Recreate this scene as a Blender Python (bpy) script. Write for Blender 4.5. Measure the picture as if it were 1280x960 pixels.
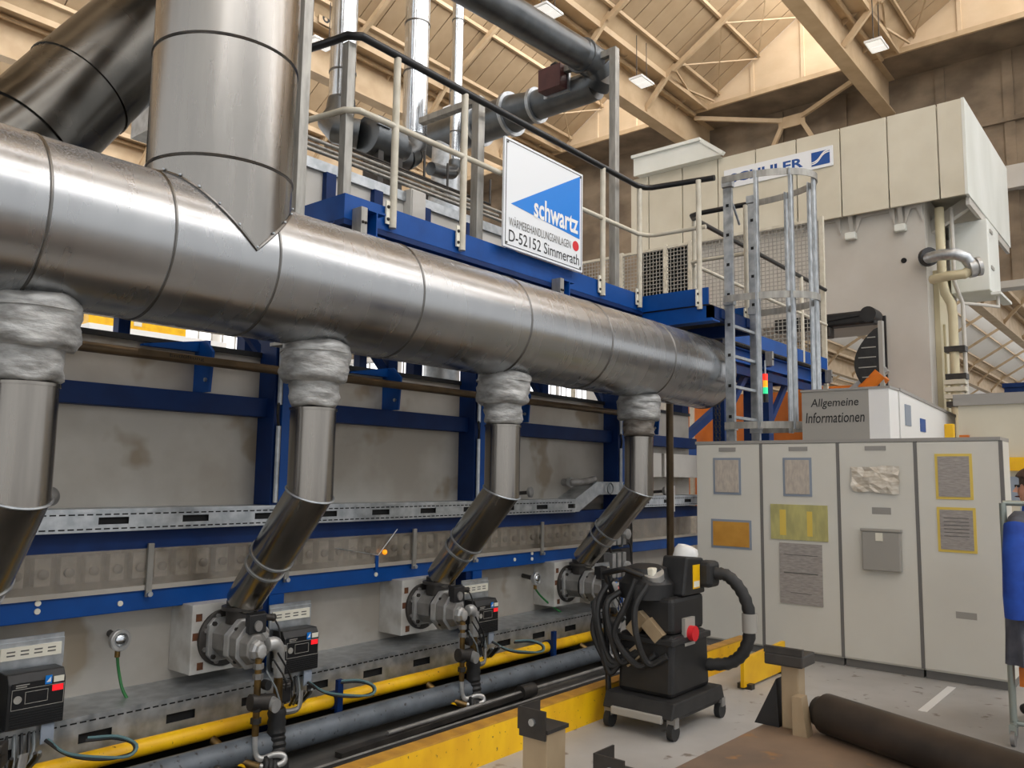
import bpy, bmesh, math, random
from mathutils import Vector, Matrix
R = math.radians
random.seed(7)
for o in list(bpy.data.objects):
    bpy.data.objects.remove(o)
SC = bpy.context.scene
COL = SC.collection
# ------------------------------------------------------------------ camera
CAM_H = 1.65
YAW, PITCH, ROLL, FPX = R(39.613), R(6.362), R(0.851), 1030.6
cd = bpy.data.cameras.new('camera')
cam = bpy.data.objects.new('camera', cd)
COL.objects.link(cam)
_f = Vector((math.cos(PITCH)*math.cos(YAW), math.cos(PITCH)*math.sin(YAW), math.sin(PITCH)))
_r0 = Vector((math.sin(YAW), -math.cos(YAW), 0)); _u0 = _r0.cross(_f)
_r = math.cos(ROLL)*_r0 + math.sin(ROLL)*_u0; _u = _r.cross(_f)
cam.matrix_world = Matrix(((_r.x, _u.x, -_f.x, 0), (_r.y, _u.y, -_f.y, 0), (_r.z, _u.z, -_f.z, CAM_H), (0, 0, 0, 1)))
cd.sensor_fit = 'HORIZONTAL'; cd.sensor_width = 36.0; cd.lens = 36.0*FPX/1280.0
cd.clip_start = 0.05; cd.clip_end = 300
SC.camera = cam
# ------------------------------------------------------------------ light and exposure
SKYLIGHT = 5.6          # strength of the sawtooth roof glazing
SC.view_settings.view_transform = 'Standard'
SC.view_settings.look = 'None'
SC.view_settings.gamma = 1.0
SC.view_settings.use_curve_mapping = False
SC.view_settings.exposure = 0.08
w = bpy.data.worlds.new('world'); SC.world = w; w.use_nodes = True
bg = w.node_tree.nodes['Background']
bg.inputs[0].default_value = (0.97, 0.985, 1.0, 1); bg.inputs[1].default_value = 0.92

# ------------------------------------------------------------------ materials
def lin(c):
    return tuple(((v/255.0)/12.92 if v/255.0 <= 0.04045 else ((v/255.0+0.055)/1.055)**2.4) for v in c) + (1.0,)
M = {}
def mat(name, c1, c2=None, rough=0.5, metal=0.0, scale=4.0, stretch=(1, 1, 1), detail=4.0, bump=0.0, bscale=None,
        r2=None, lo=0.35, hi=0.65, emit=None, es=0.0, spec=0.5, speck=None, speck_scale=60, speck_lo=0.62, aniso=0.0):
    m = bpy.data.materials.new(name); m.use_nodes = True
    nt = m.node_tree; N = nt.nodes; L = nt.links
    b = N['Principled BSDF']
    b.inputs['Roughness'].default_value = rough; b.inputs['Metallic'].default_value = metal
    b.inputs['Base Color'].default_value = lin(c1)
    b.inputs['Specular IOR Level'].default_value = spec
    if aniso: b.inputs['Anisotropic'].default_value = aniso
    if emit:
        b.inputs['Emission Color'].default_value = lin(emit); b.inputs['Emission Strength'].default_value = es
    if c2 or bump or r2 or speck:
        tc = N.new('ShaderNodeTexCoord'); mp = N.new('ShaderNodeMapping'); mp.inputs['Scale'].default_value = stretch
        L.new(tc.outputs['Object'], mp.inputs['Vector'])
        nz = N.new('ShaderNodeTexNoise'); nz.inputs['Scale'].default_value = scale; nz.inputs['Detail'].default_value = detail
        L.new(mp.outputs[0], nz.inputs['Vector'])
        last = None
        if c2:
            cr = N.new('ShaderNodeValToRGB'); cr.color_ramp.elements[0].position = lo; cr.color_ramp.elements[1].position = hi
            cr.color_ramp.elements[0].color = lin(c1); cr.color_ramp.elements[1].color = lin(c2)
            L.new(nz.outputs['Fac'], cr.inputs[0]); last = cr.outputs[0]
        if speck:
            n2 = N.new('ShaderNodeTexNoise'); n2.inputs['Scale'].default_value = speck_scale; n2.inputs['Detail'].default_value = 3
            L.new(tc.outputs['Object'], n2.inputs['Vector'])
            r = N.new('ShaderNodeValToRGB'); r.color_ramp.elements[0].position = speck_lo; r.color_ramp.elements[1].position = speck_lo+0.08
            L.new(n2.outputs['Fac'], r.inputs[0])
            mx = N.new('ShaderNodeMix'); mx.data_type = 'RGBA'
            L.new(r.outputs[0], mx.inputs[0])
            if last: L.new(last, mx.inputs[6])
            else: mx.inputs[6].default_value = lin(c1)
            mx.inputs[7].default_value = lin(speck); last = mx.outputs[2]
        if last: L.new(last, b.inputs['Base Color'])
        if r2 is not None:
            mr = N.new('ShaderNodeMapRange'); mr.inputs['From Min'].default_value = 0.3; mr.inputs['From Max'].default_value = 0.7
            mr.inputs['To Min'].default_value = rough; mr.inputs['To Max'].default_value = r2
            L.new(nz.outputs['Fac'], mr.inputs[0]); L.new(mr.outputs[0], b.inputs['Roughness'])
        if bump:
            nb = nz
            if bscale:
                nb = N.new('ShaderNodeTexNoise'); nb.inputs['Scale'].default_value = bscale; nb.inputs['Detail'].default_value = 4
                L.new(mp.outputs[0], nb.inputs['Vector'])
            bp = N.new('ShaderNodeBump'); bp.inputs['Strength'].default_value = bump; bp.inputs['Distance'].default_value = 0.02
            L.new(nb.outputs['Fac'], bp.inputs['Height']); L.new(bp.outputs[0], b.inputs['Normal'])
    M[name] = m
    return m
mat('duct_steel', (164, 165, 166), (174, 175, 176), 0.24, 1.0, 2.0, (3, 0.8, 0.8), 4, 0.0, r2=0.30, lo=0.25, hi=0.75)
mat('stack_steel', (146, 142, 137), (162, 158, 152), 0.22, 1.0, 2.0, (4, 4, 0.4), 4, 0.0, r2=0.32, lo=0.25, hi=0.75)
mat('pipe_steel', (132, 127, 121), (152, 147, 140), 0.18, 1.0, 3.0, (5, 5, 0.4), 4, 0.012, r2=0.28)
mat('heat_steel', (150, 146, 139), (176, 171, 163), 0.17, 1.0, 2.0, (4, 1, 1), 4, 0.0, r2=0.30)
mat('smoke_duct', (74, 72, 68), (100, 97, 92), 0.2, 1.0, 1.6, (1, 1, 1), 4, 0.01, r2=0.34)
mat('seam', (118, 116, 113), None, 0.3, 1.0)
mat('galv', (165, 170, 174), (196, 200, 203), 0.34, 0.85, 12, (1, 1, 1), 3, 0.0, r2=0.48)
mat('galv_bright', (196, 202, 208), (224, 228, 232), 0.16, 1.0, 6, (6, 6, 0.6), 3, 0.02, r2=0.28)
mat('grey_duct', (88, 91, 93), (110, 113, 115), 0.28, 0.8, 4, (1, 1, 1), 4, 0.0, r2=0.45)
mat('blue', (0, 64, 134), (0, 72, 148), 0.45, 0.0, 5, (1, 1, 1), 4, spec=0.3)
mat('blue_dark', (0, 34, 84), (2, 42, 96), 0.55, 0.0, 5, (1, 1, 1), 4, spec=0.3)  # dark blue; on shaded frame parts the shade is put into the colour
mat('cream', (206, 200, 184), (190, 183, 165), 0.42, 0.0, 9, (1, 1, 1), 4)
mat('black_paint', (22, 23, 25), None, 0.35)
mat('post_steel', (142, 140, 134), (170, 167, 160), 0.42, 0.5, 6, (3, 3, 0.7), 4)
mat('casing', (180, 175, 166), (164, 157, 146), 0.40, 0.25, 1.6, (1, 1, 1), 5, 0.0, r2=0.55, lo=0.42, hi=0.6, speck=(150, 138, 120), speck_scale=2.1, speck_lo=0.60)
mat('casing_white', (206, 203, 197), (190, 186, 178), 0.5, 0.0, 1.5, (1, 1, 1), 4)
mat('cloth', (182, 182, 180), (142, 141, 138), 0.55, 0.35, 8, (1, 1, 2.6), 5, 0.55, bscale=14, lo=0.4, hi=0.62)
mat('cloth_dirty', (146, 140, 132), (84, 74, 64), 0.6, 0.2, 7, (1, 1, 2.4), 5, 0.5, bscale=14)
mat('yellow', (240, 190, 8), (226, 170, 10), 0.42, 0.0, 6, (1, 1, 1), 5, 0.0)
mat('kerb_edge', (196, 146, 52), (168, 122, 48), 0.5, 0.0, 6, (2, 1, 1), 5)
mat('yellow_worn', (242, 192, 6), (224, 168, 12), 0.5, 0.0, 3, (2, 1, 1), 6, 0.03, speck=(96, 74, 30), speck_scale=40, speck_lo=0.66)
mat('grey_pipe', (104, 112, 120), (84, 90, 96), 0.5, 0.1, 6, (1, 1, 1), 5, 0.03, speck=(52, 50, 48), speck_scale=26, speck_lo=0.62)
mat('brown_pipe', (112, 94, 70), (88, 74, 56), 0.42, 0.55, 5, (1, 1, 1), 4)
mat('black', (20, 20, 21), (30, 30, 31), 0.5, 0.0, 8)
mat('rubber', (26, 26, 27), (38, 38, 38), 0.6, 0.0, 12)
mat('slot', (10, 10, 11), None, 0.8)
mat('dirt', (58, 57, 55), (84, 81, 77), 0.8, 0.0, 3, (1, 3, 1), 6, 0.2)
mat('cast', (150, 148, 145), (122, 120, 117), 0.42, 0.35, 8, (1, 1, 1), 5, 0.12)
mat('cast_dark', (54, 52, 50), (72, 68, 64), 0.5, 0.5, 8, (1, 1, 1), 5, 0.1)
mat('cast_mid', (146, 144, 140), (122, 120, 116), 0.45, 0.35, 8, (1, 1, 1), 5, 0.08)
mat('alu', (192, 192, 190), (164, 164, 162), 0.34, 0.5, 9, (1, 1, 1), 4, 0.06)
mat('rust', (110, 66, 38), (74, 46, 30), 0.75, 0.1, 18)
mat('box_white', (198, 196, 190), (160, 154, 144), 0.5, 0.1, 4, (1, 1, 1), 6, 0.0, lo=0.48, hi=0.7)
mat('brass', (140, 112, 66), (98, 80, 52), 0.4, 0.85, 12)
mat('ivory', (226, 222, 206), None, 0.5)
mat('white', (232, 232, 230), None, 0.45)
mat('sign_white', (226, 229, 232), None, 0.35)
mat('sign_blue', (0, 122, 214), None, 0.35)
mat('logo_blue', (24, 76, 148), None, 0.4)
mat('ink', (26, 26, 28), None, 0.5)
mat('ink_grey', (96, 94, 90), None, 0.6)
mat('red', (206, 30, 40), None, 0.4)
mat('led_red', (230, 30, 40), None, 0.4, emit=(255, 30, 40), es=0.5)
mat('lamp_red', (255, 60, 40), None, 0.4, emit=(255, 40, 24), es=1.2)
mat('lamp_amber', (255, 170, 40), None, 0.4, emit=(255, 150, 20), es=0.9)
mat('lamp_green', (60, 220, 150), None, 0.4, emit=(40, 230, 150), es=0.7)
mat('green_cable', (36, 110, 52), None, 0.45)
mat('cable_grey', (110, 116, 118), None, 0.5)
mat('cable_teal', (84, 116, 120), None, 0.45)
mat('press_cream', (208, 202, 184), (198, 191, 172), 0.55, 0.0, 1.2, (1, 1, 1), 5)
mat('press_white', (226, 228, 222), (212, 214, 206), 0.5, 0.0, 1.0, (1, 1, 0.4), 4)
mat('press_grey', (196, 192, 184), (186, 181, 172), 0.55, 0.0, 1.0, (1, 1, 1), 4)
mat('press_yellow', (206, 196, 164), (192, 180, 146), 0.5, 0.0, 1.0)
mat('roof_beige', (196, 172, 139), (181, 156, 123), 0.6, 0.0, 2, (1, 1, 1), 4)
mat('roof_panel', (176, 153, 122), (164, 141, 110), 0.62, 0.0, 1.4, (1, 1, 1), 5)
mat('foam_wall', (146, 129, 108), (108, 94, 78), 0.9, 0.0, 0.9, (1, 1, 1.6), 7, 0.6, bscale=1.6, lo=0.36, hi=0.64)
mat('foam_gable', (216, 193, 162), (202, 178, 145), 0.85, 0.0, 0.8, (1, 1, 1.5), 7, 0.6, bscale=1.8)
mat('concrete', (176, 175, 173), (158, 156, 153), 0.55, 0.0, 1.3, (1, 1, 1), 7, 0.03, speck=(120, 112, 104), speck_scale=9, speck_lo=0.64)
mat('far_white', (226, 222, 214), None, 0.7)
mat('cabinet', (214, 212, 203), (208, 205, 195), 0.5, 0.0, 1.2)
mat('cabinet_gap', (112, 110, 107), None, 0.7)
mat('cabinet_trim', (150, 147, 142), None, 0.5)
mat('paper', (196, 186, 172), (176, 166, 156), 0.7, 0.0, 14, (1, 3, 1), 3)
mat('paper_grey', (168, 162, 156), (146, 140, 136), 0.7, 0.0, 18, (1, 1, 6), 3)
mat('paper_orange', (204, 150, 62), (188, 134, 50), 0.7, 0.0, 6)
mat('paper_green', (192, 186, 120), (170, 164, 110), 0.7, 0.0, 5, (1, 3, 1), 2)
mat('paper_white', (222, 216, 204), (190, 178, 160), 0.7, 0.0, 12, (1, 1, 3), 3)
mat('frame_blue', (138, 148, 162), None, 0.5)
mat('plastic_grey', (156, 153, 146), None, 0.5)
mat('tape_yellow', (222, 194, 90), None, 0.5)
mat('orange', (214, 116, 24), (198, 104, 22), 0.45, 0.0, 3)
mat('rust_table', (148, 126, 106), (112, 98, 87), 0.55, 0.35, 2.6, (1, 1, 1), 7, 0.05, speck=(164, 122, 76), speck_scale=7, speck_lo=0.62)
mat('roller', (74, 64, 56), (52, 47, 43), 0.45, 0.4, 5, (1, 1, 1), 5, 0.05)
mat('clamp_wood', (176, 156, 126), (148, 128, 100), 0.55, 0.3, 4, (1, 1, 0.5), 5)
mat('skin', (205, 150, 124), None, 0.5)
mat('hair', (74, 54, 42), None, 0.7, bump=0.4, bscale=60)
mat('work_blue', (30, 78, 178), (22, 60, 146), 0.75, 0.0, 8, bump=0.3, bscale=10)
mat('work_grey', (92, 94, 104), (66, 68, 78), 0.8, 0.0, 8, bump=0.3, bscale=10)
mat('trousers', (46, 50, 62), None, 0.8)
mat('rack_grey', (150, 158, 152), None, 0.4, 0.5)
mat('maroon', (70, 34, 34), (84, 44, 42), 0.45, 0.1, 6)
mat('skylight', (240, 244, 250), None, 0.6, emit=(250, 252, 255), es=SKYLIGHT)
mat('skylight_far', (240, 244, 250), None, 0.6, emit=(250, 252, 255), es=1.6)
mat('far_window', (235, 242, 250), None, 0.6, emit=(250, 250, 255), es=1.3)
mat('tube_lamp', (250, 250, 250), None, 0.5, emit=(255, 252, 244), es=0.55)
def acrylic():
    m = bpy.data.materials.new('acrylic'); m.use_nodes = True; nt = m.node_tree; N = nt.nodes; L = nt.links
    N.remove(N['Principled BSDF']); out = N['Material Output']
    tr = N.new('ShaderNodeBsdfTransparent'); tr.inputs[0].default_value = (0.93, 0.91, 0.88, 1)
    gl = N.new('ShaderNodeBsdfGlossy'); gl.inputs['Roughness'].default_value = 0.12
    df = N.new('ShaderNodeBsdfDiffuse'); df.inputs[0].default_value = lin((170, 160, 146))
    tc = N.new('ShaderNodeTexCoord'); nz = N.new('ShaderNodeTexNoise'); nz.inputs['Scale'].default_value = 5; nz.inputs['Detail'].default_value = 6
    L.new(tc.outputs['Object'], nz.inputs['Vector'])
    mr = N.new('ShaderNodeMapRange'); mr.inputs['From Min'].default_value = 0.35; mr.inputs['From Max'].default_value = 0.7
    mr.inputs['To Min'].default_value = 0.10; mr.inputs['To Max'].default_value = 0.42; L.new(nz.outputs['Fac'], mr.inputs[0])
    a = N.new('ShaderNodeMixShader'); L.new(mr.outputs[0], a.inputs[0]); L.new(tr.outputs[0], a.inputs[1]); L.new(df.outputs[0], a.inputs[2])
    c = N.new('ShaderNodeMixShader'); c.inputs[0].default_value = 0.10; L.new(a.outputs[0], c.inputs[1]); L.new(gl.outputs[0], c.inputs[2])
    L.new(c.outputs[0], out.inputs[0]); M['acrylic'] = m
acrylic()
def dust(name):          # grey dust settled on upward faces
    m = M[name]; nt = m.node_tree; N = nt.nodes; L = nt.links; b = N['Principled BSDF']
    g = N.new('ShaderNodeNewGeometry'); sx = N.new('ShaderNodeSeparateXYZ'); L.new(g.outputs['Normal'], sx.inputs[0])
    tc = N.new('ShaderNodeTexCoord'); nz = N.new('ShaderNodeTexNoise'); nz.inputs['Scale'].default_value = 110; nz.inputs['Detail'].default_value = 3
    L.new(tc.outputs['Object'], nz.inputs['Vector'])
    ad = N.new('ShaderNodeMath'); ad.operation = 'MULTIPLY_ADD'; ad.inputs[1].default_value = 1.5; L.new(nz.outputs['Fac'], ad.inputs[0]); L.new(sx.outputs['Z'], ad.inputs[2])
    mr = N.new('ShaderNodeMapRange'); mr.inputs['From Min'].default_value = 1.2; mr.inputs['From Max'].default_value = 1.9; mr.inputs['To Max'].default_value = 0.7
    L.new(ad.outputs[0], mr.inputs[0])
    src = b.inputs['Base Color'].links[0].from_socket; mx = N.new('ShaderNodeMix'); mx.data_type = 'RGBA'
    L.new(mr.outputs[0], mx.inputs[0]); L.new(src, mx.inputs[6]); mx.inputs[7].default_value = lin((150, 146, 147)); L.new(mx.outputs[2], b.inputs['Base Color'])
    sb = N.new('ShaderNodeMath'); sb.operation = 'SUBTRACT'; sb.inputs[0].default_value = 1.0; L.new(mr.outputs[0], sb.inputs[1]); L.new(sb.outputs[0], b.inputs['Metallic'])
dust('duct_steel')

# ------------------------------------------------------------------ mesh helpers
class B:
    def __init__(s): s.v = []; s.f = []
    def poly(s, pts, faces):
        n = len(s.v); s.v += [tuple(p) for p in pts]; s.f += [tuple(n+i for i in f) for f in faces]; return s
    def box(s, x0, x1, y0, y1, z0, z1):
        return s.poly([(x0,y0,z0),(x1,y0,z0),(x1,y1,z0),(x0,y1,z0),(x0,y0,z1),(x1,y0,z1),(x1,y1,z1),(x0,y1,z1)],
                      [(0,3,2,1),(4,5,6,7),(0,1,5,4),(1,2,6,5),(2,3,7,6),(3,0,4,7)])
    def bar(s, p0, p1, wx, wy, up=(0, 0, 1)):          # rectangular bar from p0 to p1
        p0 = Vector(p0); p1 = Vector(p1); d = (p1-p0).normalized(); u = Vector(up)
        if abs(d.dot(u)) > 0.98: u = Vector((0, 1, 0))
        a = d.cross(u).normalized(); b = a.cross(d)
        pts = []
        for p in (p0, p1):
            for i, j in ((-1,-1),(1,-1),(1,1),(-1,1)): pts.append(p+a*i*wx/2+b*j*wy/2)
        return s.poly(pts, [(0,1,2,3),(7,6,5,4),(0,4,5,1),(1,5,6,2),(2,6,7,3),(3,7,4,0)])
    def prism(s, poly, ax, a0, a1):                    # 2-D polygon extruded along an axis; coords are the other two axes in order
        def P(u, v, t): return {'x': (t, u, v), 'y': (u, t, v), 'z': (u, v, t)}[ax]
        n = len(poly)
        pts = [P(u, v, a0) for u, v in poly]+[P(u, v, a1) for u, v in poly]
        fs = [tuple(range(n)), tuple(reversed(range(n, 2*n)))]+[(i, i+n, (i+1) % n+n, (i+1) % n) for i in range(n)]
        return s.poly(pts, fs)
    def lathe(s, o, d, prof, seg=24, ph=0.0, cap=True, a0=0, a1=None):  # profile of (t along d, radius)
        o = Vector(o); d = Vector(d).normalized(); u = Vector((0, 0, 1)) if abs(d.z) < 0.9 else Vector((1, 0, 0))
        a = d.cross(u).normalized(); b = a.cross(d)
        n0 = len(s.v); k = len(prof)
        for t, r in prof:
            for i in range(seg):
                an = ph+2*math.pi*i/seg; s.v.append(tuple(o+d*t+(a*math.cos(an)+b*math.sin(an))*r))
        for j in range(k-1):
            for i in range(seg):
                i2 = (i+1) % seg; s.f.append((n0+j*seg+i, n0+j*seg+i2, n0+(j+1)*seg+i2, n0+(j+1)*seg+i))
        if cap:
            s.f.append(tuple(n0+i for i in reversed(range(seg)))); s.f.append(tuple(n0+(k-1)*seg+i for i in range(seg)))
        return s
    def cyl(s, p0, p1, r, seg=16, r2=None):
        p0 = Vector(p0); p1 = Vector(p1); d = p1-p0
        return s.lathe(p0, d, [(0, r), (d.length, r if r2 is None else r2)], seg)
    def sweep(s, pts, r, seg=10, cap=True, closed=False):
        pts = [Vector(p) for p in pts]; n = len(pts)
        if closed: cap = False
        n0 = len(s.v); prev = None
        for i, p in enumerate(pts):
            if closed: t = (pts[(i+1) % n]-pts[i-1]).normalized(); sc = 1
            elif i == 0: t = (pts[1]-p).normalized(); sc = 1
            elif i == n-1: t = (p-pts[i-1]).normalized(); sc = 1
            else:
                t1 = (p-pts[i-1]).normalized(); t2 = (pts[i+1]-p).normalized(); t = (t1+t2)
                t = t.normalized() if t.length > 1e-6 else t1
            if prev is None:
                u = Vector((0, 0, 1)) if abs(t.z) < 0.9 else Vector((0, 1, 0)); a = t.cross(u).normalized()
            else:
                a = (prev-t*prev.dot(t)).normalized()
            prev = a; b = t.cross(a)
            rr = r[i] if isinstance(r, (list, tuple)) else r
            k1 = k2 = 1.0; ma = None
            if 0 < i < n-1 and not closed:
                c = t1.dot(t2); h = math.sqrt(max(0.05, (1+c)/2))
                m = (t2-t1)
                if m.length > 1e-5: ma = m.normalized(); ks = 1.0/h
            for j in range(seg):
                an = 2*math.pi*j/seg; q = (a*math.cos(an)+b*math.sin(an))*rr
                if ma is not None: q = q+ma*(q.dot(ma))*(ks-1)
                s.v.append(tuple(p+q))
        m_ = n if closed else n-1
        for i in range(m_):
            for j in range(seg):
                j2 = (j+1) % seg; i2 = (i+1) % n
                s.f.append((n0+i*seg+j, n0+i*seg+j2, n0+i2*seg+j2, n0+i2*seg+j))
        if cap:
            s.f.append(tuple(n0+i for i in reversed(range(seg)))); s.f.append(tuple(n0+(n-1)*seg+i for i in range(seg)))
        return s
    def ball(s, c, r, seg=12, sx=1, sy=1, sz=1):
        c = Vector(c); n0 = len(s.v); rg = seg//2
        for i in range(rg+1):
            th = math.pi*i/rg
            for j in range(seg):
                ph = 2*math.pi*j/seg
                s.v.append((c.x+r*sx*math.sin(th)*math.cos(ph), c.y+r*sy*math.sin(th)*math.sin(ph), c.z+r*sz*math.cos(th)))
        for i in range(rg):
            for j in range(seg):
                j2 = (j+1) % seg; s.f.append((n0+i*seg+j, n0+(i+1)*seg+j, n0+(i+1)*seg+j2, n0+i*seg+j2))
        return s
def smooth(pts, n=6):                          # Catmull-Rom through the points
    P = [Vector(p) for p in pts]; P = [P[0]*2-P[1]]+P+[P[-1]*2-P[-2]]; out = []
    for i in range(1, len(P)-2):
        a, b, c, d = P[i-1:i+3]
        for k in range(n):
            t = k/n; out.append(0.5*((2*b)+(c-a)*t+(2*a-5*b+4*c-d)*t*t+(3*b-a-3*c+d)*t**3))
    return out+[P[-2]]
ORG = {}
U, DZ = 1.0, 0.0        # metres per drawing unit and height of the drawing datum of the machine being built
def W(p): return Vector((p[0]*U, p[1]*U, p[2]*U+DZ))
def obj(name, b, m, parent=None, label=None, cat=None, group=None, kind=None, smooth=True, bevel=0, ang=0.7):
    if isinstance(b, B):
        b.v = [tuple(W(p)) for p in b.v]
        if parent is not None: off = ORG[parent]
        else:
            xs = [p[0] for p in b.v]; ys = [p[1] for p in b.v]; zs = [p[2] for p in b.v]
            off = Vector(((min(xs)+max(xs))/2, (min(ys)+max(ys))/2, min(zs)))
        me = bpy.data.meshes.new(name)
        me.from_pydata([(p[0]-off.x, p[1]-off.y, p[2]-off.z) for p in b.v], [], b.f)
        bm = bmesh.new(); bm.from_mesh(me); bmesh.ops.remove_doubles(bm, verts=bm.verts, dist=1e-6)
        bmesh.ops.recalc_face_normals(bm, faces=bm.faces); bm.to_mesh(me); bm.free()
        if smooth:
            me.polygons.foreach_set('use_smooth', [True]*len(me.polygons)); me.set_sharp_from_angle(angle=ang)
    else: me = b; off = ORG[parent] if parent is not None else Vector((0, 0, 0))
    if not me.materials: me.materials.append(M[m])
    o = bpy.data.objects.new(name, me); COL.objects.link(o)
    if parent is not None: o.parent = parent
    else: o.location = off
    ORG[o] = off
    if label: o['label'] = label
    if cat: o['category'] = cat
    if group: o['group'] = group
    if kind: o['kind'] = kind
    if bevel:
        md = o.modifiers.new('bevel', 'BEVEL'); md.width = bevel; md.segments = 2; md.limit_method = 'ANGLE'
    return o
def thing(name, label, cat, loc=(0, 0, 0), group=None, kind=None):
    o = bpy.data.objects.new(name, None); COL.objects.link(o); loc = W(loc); o.location = loc; o.empty_display_size = 0.1
    o['label'] = label; ORG[o] = Vector(loc)
    if cat: o['category'] = cat
    if group: o['group'] = group
    if kind: o['kind'] = kind
    return o
def dup(root, delta, label=None, group=None):
    delta = Vector(delta)*U
    def cp(o, par):
        c = o.copy(); COL.objects.link(c); c.parent = par
        ORG[c] = ORG[o]+Vector(delta)
        for ch in list(o.children): cp(ch, c)
        return c
    r = cp(root, None); r.location = Vector(root.location)+Vector(delta)
    if label: r['label'] = label
    if group: r['group'] = group
    return r
def share(o, delta, parent=None):           # a copy of one piece, sharing its mesh
    delta = Vector(delta)*U
    c = o.copy(); COL.objects.link(c); c.parent = parent if parent is not None else o.parent
    c.location = Vector(o.location)+Vector(delta); ORG[c] = ORG[o]+Vector(delta)
    return c
def text(name, s, face, u0, u1, z0, z1, at, m, parent, fat=0.0, th=0.002, shear=0.0):
    """flat lettering fitted into a rectangle; face '-y' (u = world x) or '-x' (u runs along -y)"""
    cu = bpy.data.curves.new(name, 'FONT'); cu.body = s; cu.size = 1; cu.offset = fat; cu.extrude = 0.0; cu.resolution_u = 3; cu.shear = shear
    t = bpy.data.objects.new(name, cu); COL.objects.link(t); dg = bpy.context.evaluated_depsgraph_get()
    me = bpy.data.meshes.new_from_object(t.evaluated_get(dg)); bpy.data.objects.remove(t)
    xs = [v.co.x for v in me.vertices]; ys = [v.co.y for v in me.vertices]
    ax, bx, ay, by = min(xs), max(xs), min(ys), max(ys); off = ORG[parent]
    for v in me.vertices:
        u = (v.co.x-ax)/(bx-ax); q = (v.co.y-ay)/(by-ay)
        if face == '-y': p = Vector((u0+(u1-u0)*u, at, z0+(z1-z0)*q))
        else: p = Vector((at, u0+(u1-u0)*u, z0+(z1-z0)*q))
        v.co = W(p)-off
    me.materials.clear()
    return obj(name, me, m, parent)
def flat(pts, th, nrm):                      # thin plate from an outline of 3-D points
    n = Vector(nrm)*th; k = len(pts); b = B()
    P = [Vector(p) for p in pts]
    return b.poly(P+[p+n for p in P], [tuple(range(k)), tuple(reversed(range(k, 2*k)))]+[(i, i+k, (i+1) % k+k, (i+1) % k) for i in range(k)])
def arc(c, r, a0, a1, n, f):                 # f maps (cos,sin) to an offset vector
    return [Vector(c)+Vector(f(math.cos(a0+(a1-a0)*i/n)*r, math.sin(a0+(a1-a0)*i/n)*r)) for i in range(n+1)]
# ================================================================== THE HALL
obj('floor', B().box(-14, 102, -14, 3.347, -0.4, 0).box(7.46, 102, 3.347, 31, -0.4, 0).box(-14, 7.46, 5.6, 31, -0.4, 0), 'concrete', kind='structure', label='grey concrete hall floor with scuffs')
PITCHY, Y0B = 5.52, 6.13
XA, XG, XW = -10.0, 22.5, 24.05            # roof start, gable plane, bulkhead wall plane
def girder_y(k): return Y0B+PITCHY*k
RAFT = [19.9-3.35*i for i in range(9)]
ceil = thing('ceiling', 'beige painted sawtooth roof with girders, rafters and purlins', None, (6, 9, 12), kind='structure')
def slope(ya, yb, za, zb, x0, x1, t0=0.0, t1=0.06):
    """sloping slab between (ya,za) and (yb,zb)"""
    n = Vector((0, -(zb-za), (yb-ya))).normalized()
    if n.z < 0: n = -n
    q = [(ya, za), (yb, zb)]
    b = B(); pts = []
    for x in (x0, x1):
        for y, z in q:
            for t in (t0, t1): pts.append((x, y+n.y*t, z+n.z*t))
    return b.poly(pts, [(0,1,3,2),(4,6,7,5),(0,2,6,4),(1,5,7,3),(0,4,5,1),(2,3,7,6)])
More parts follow.
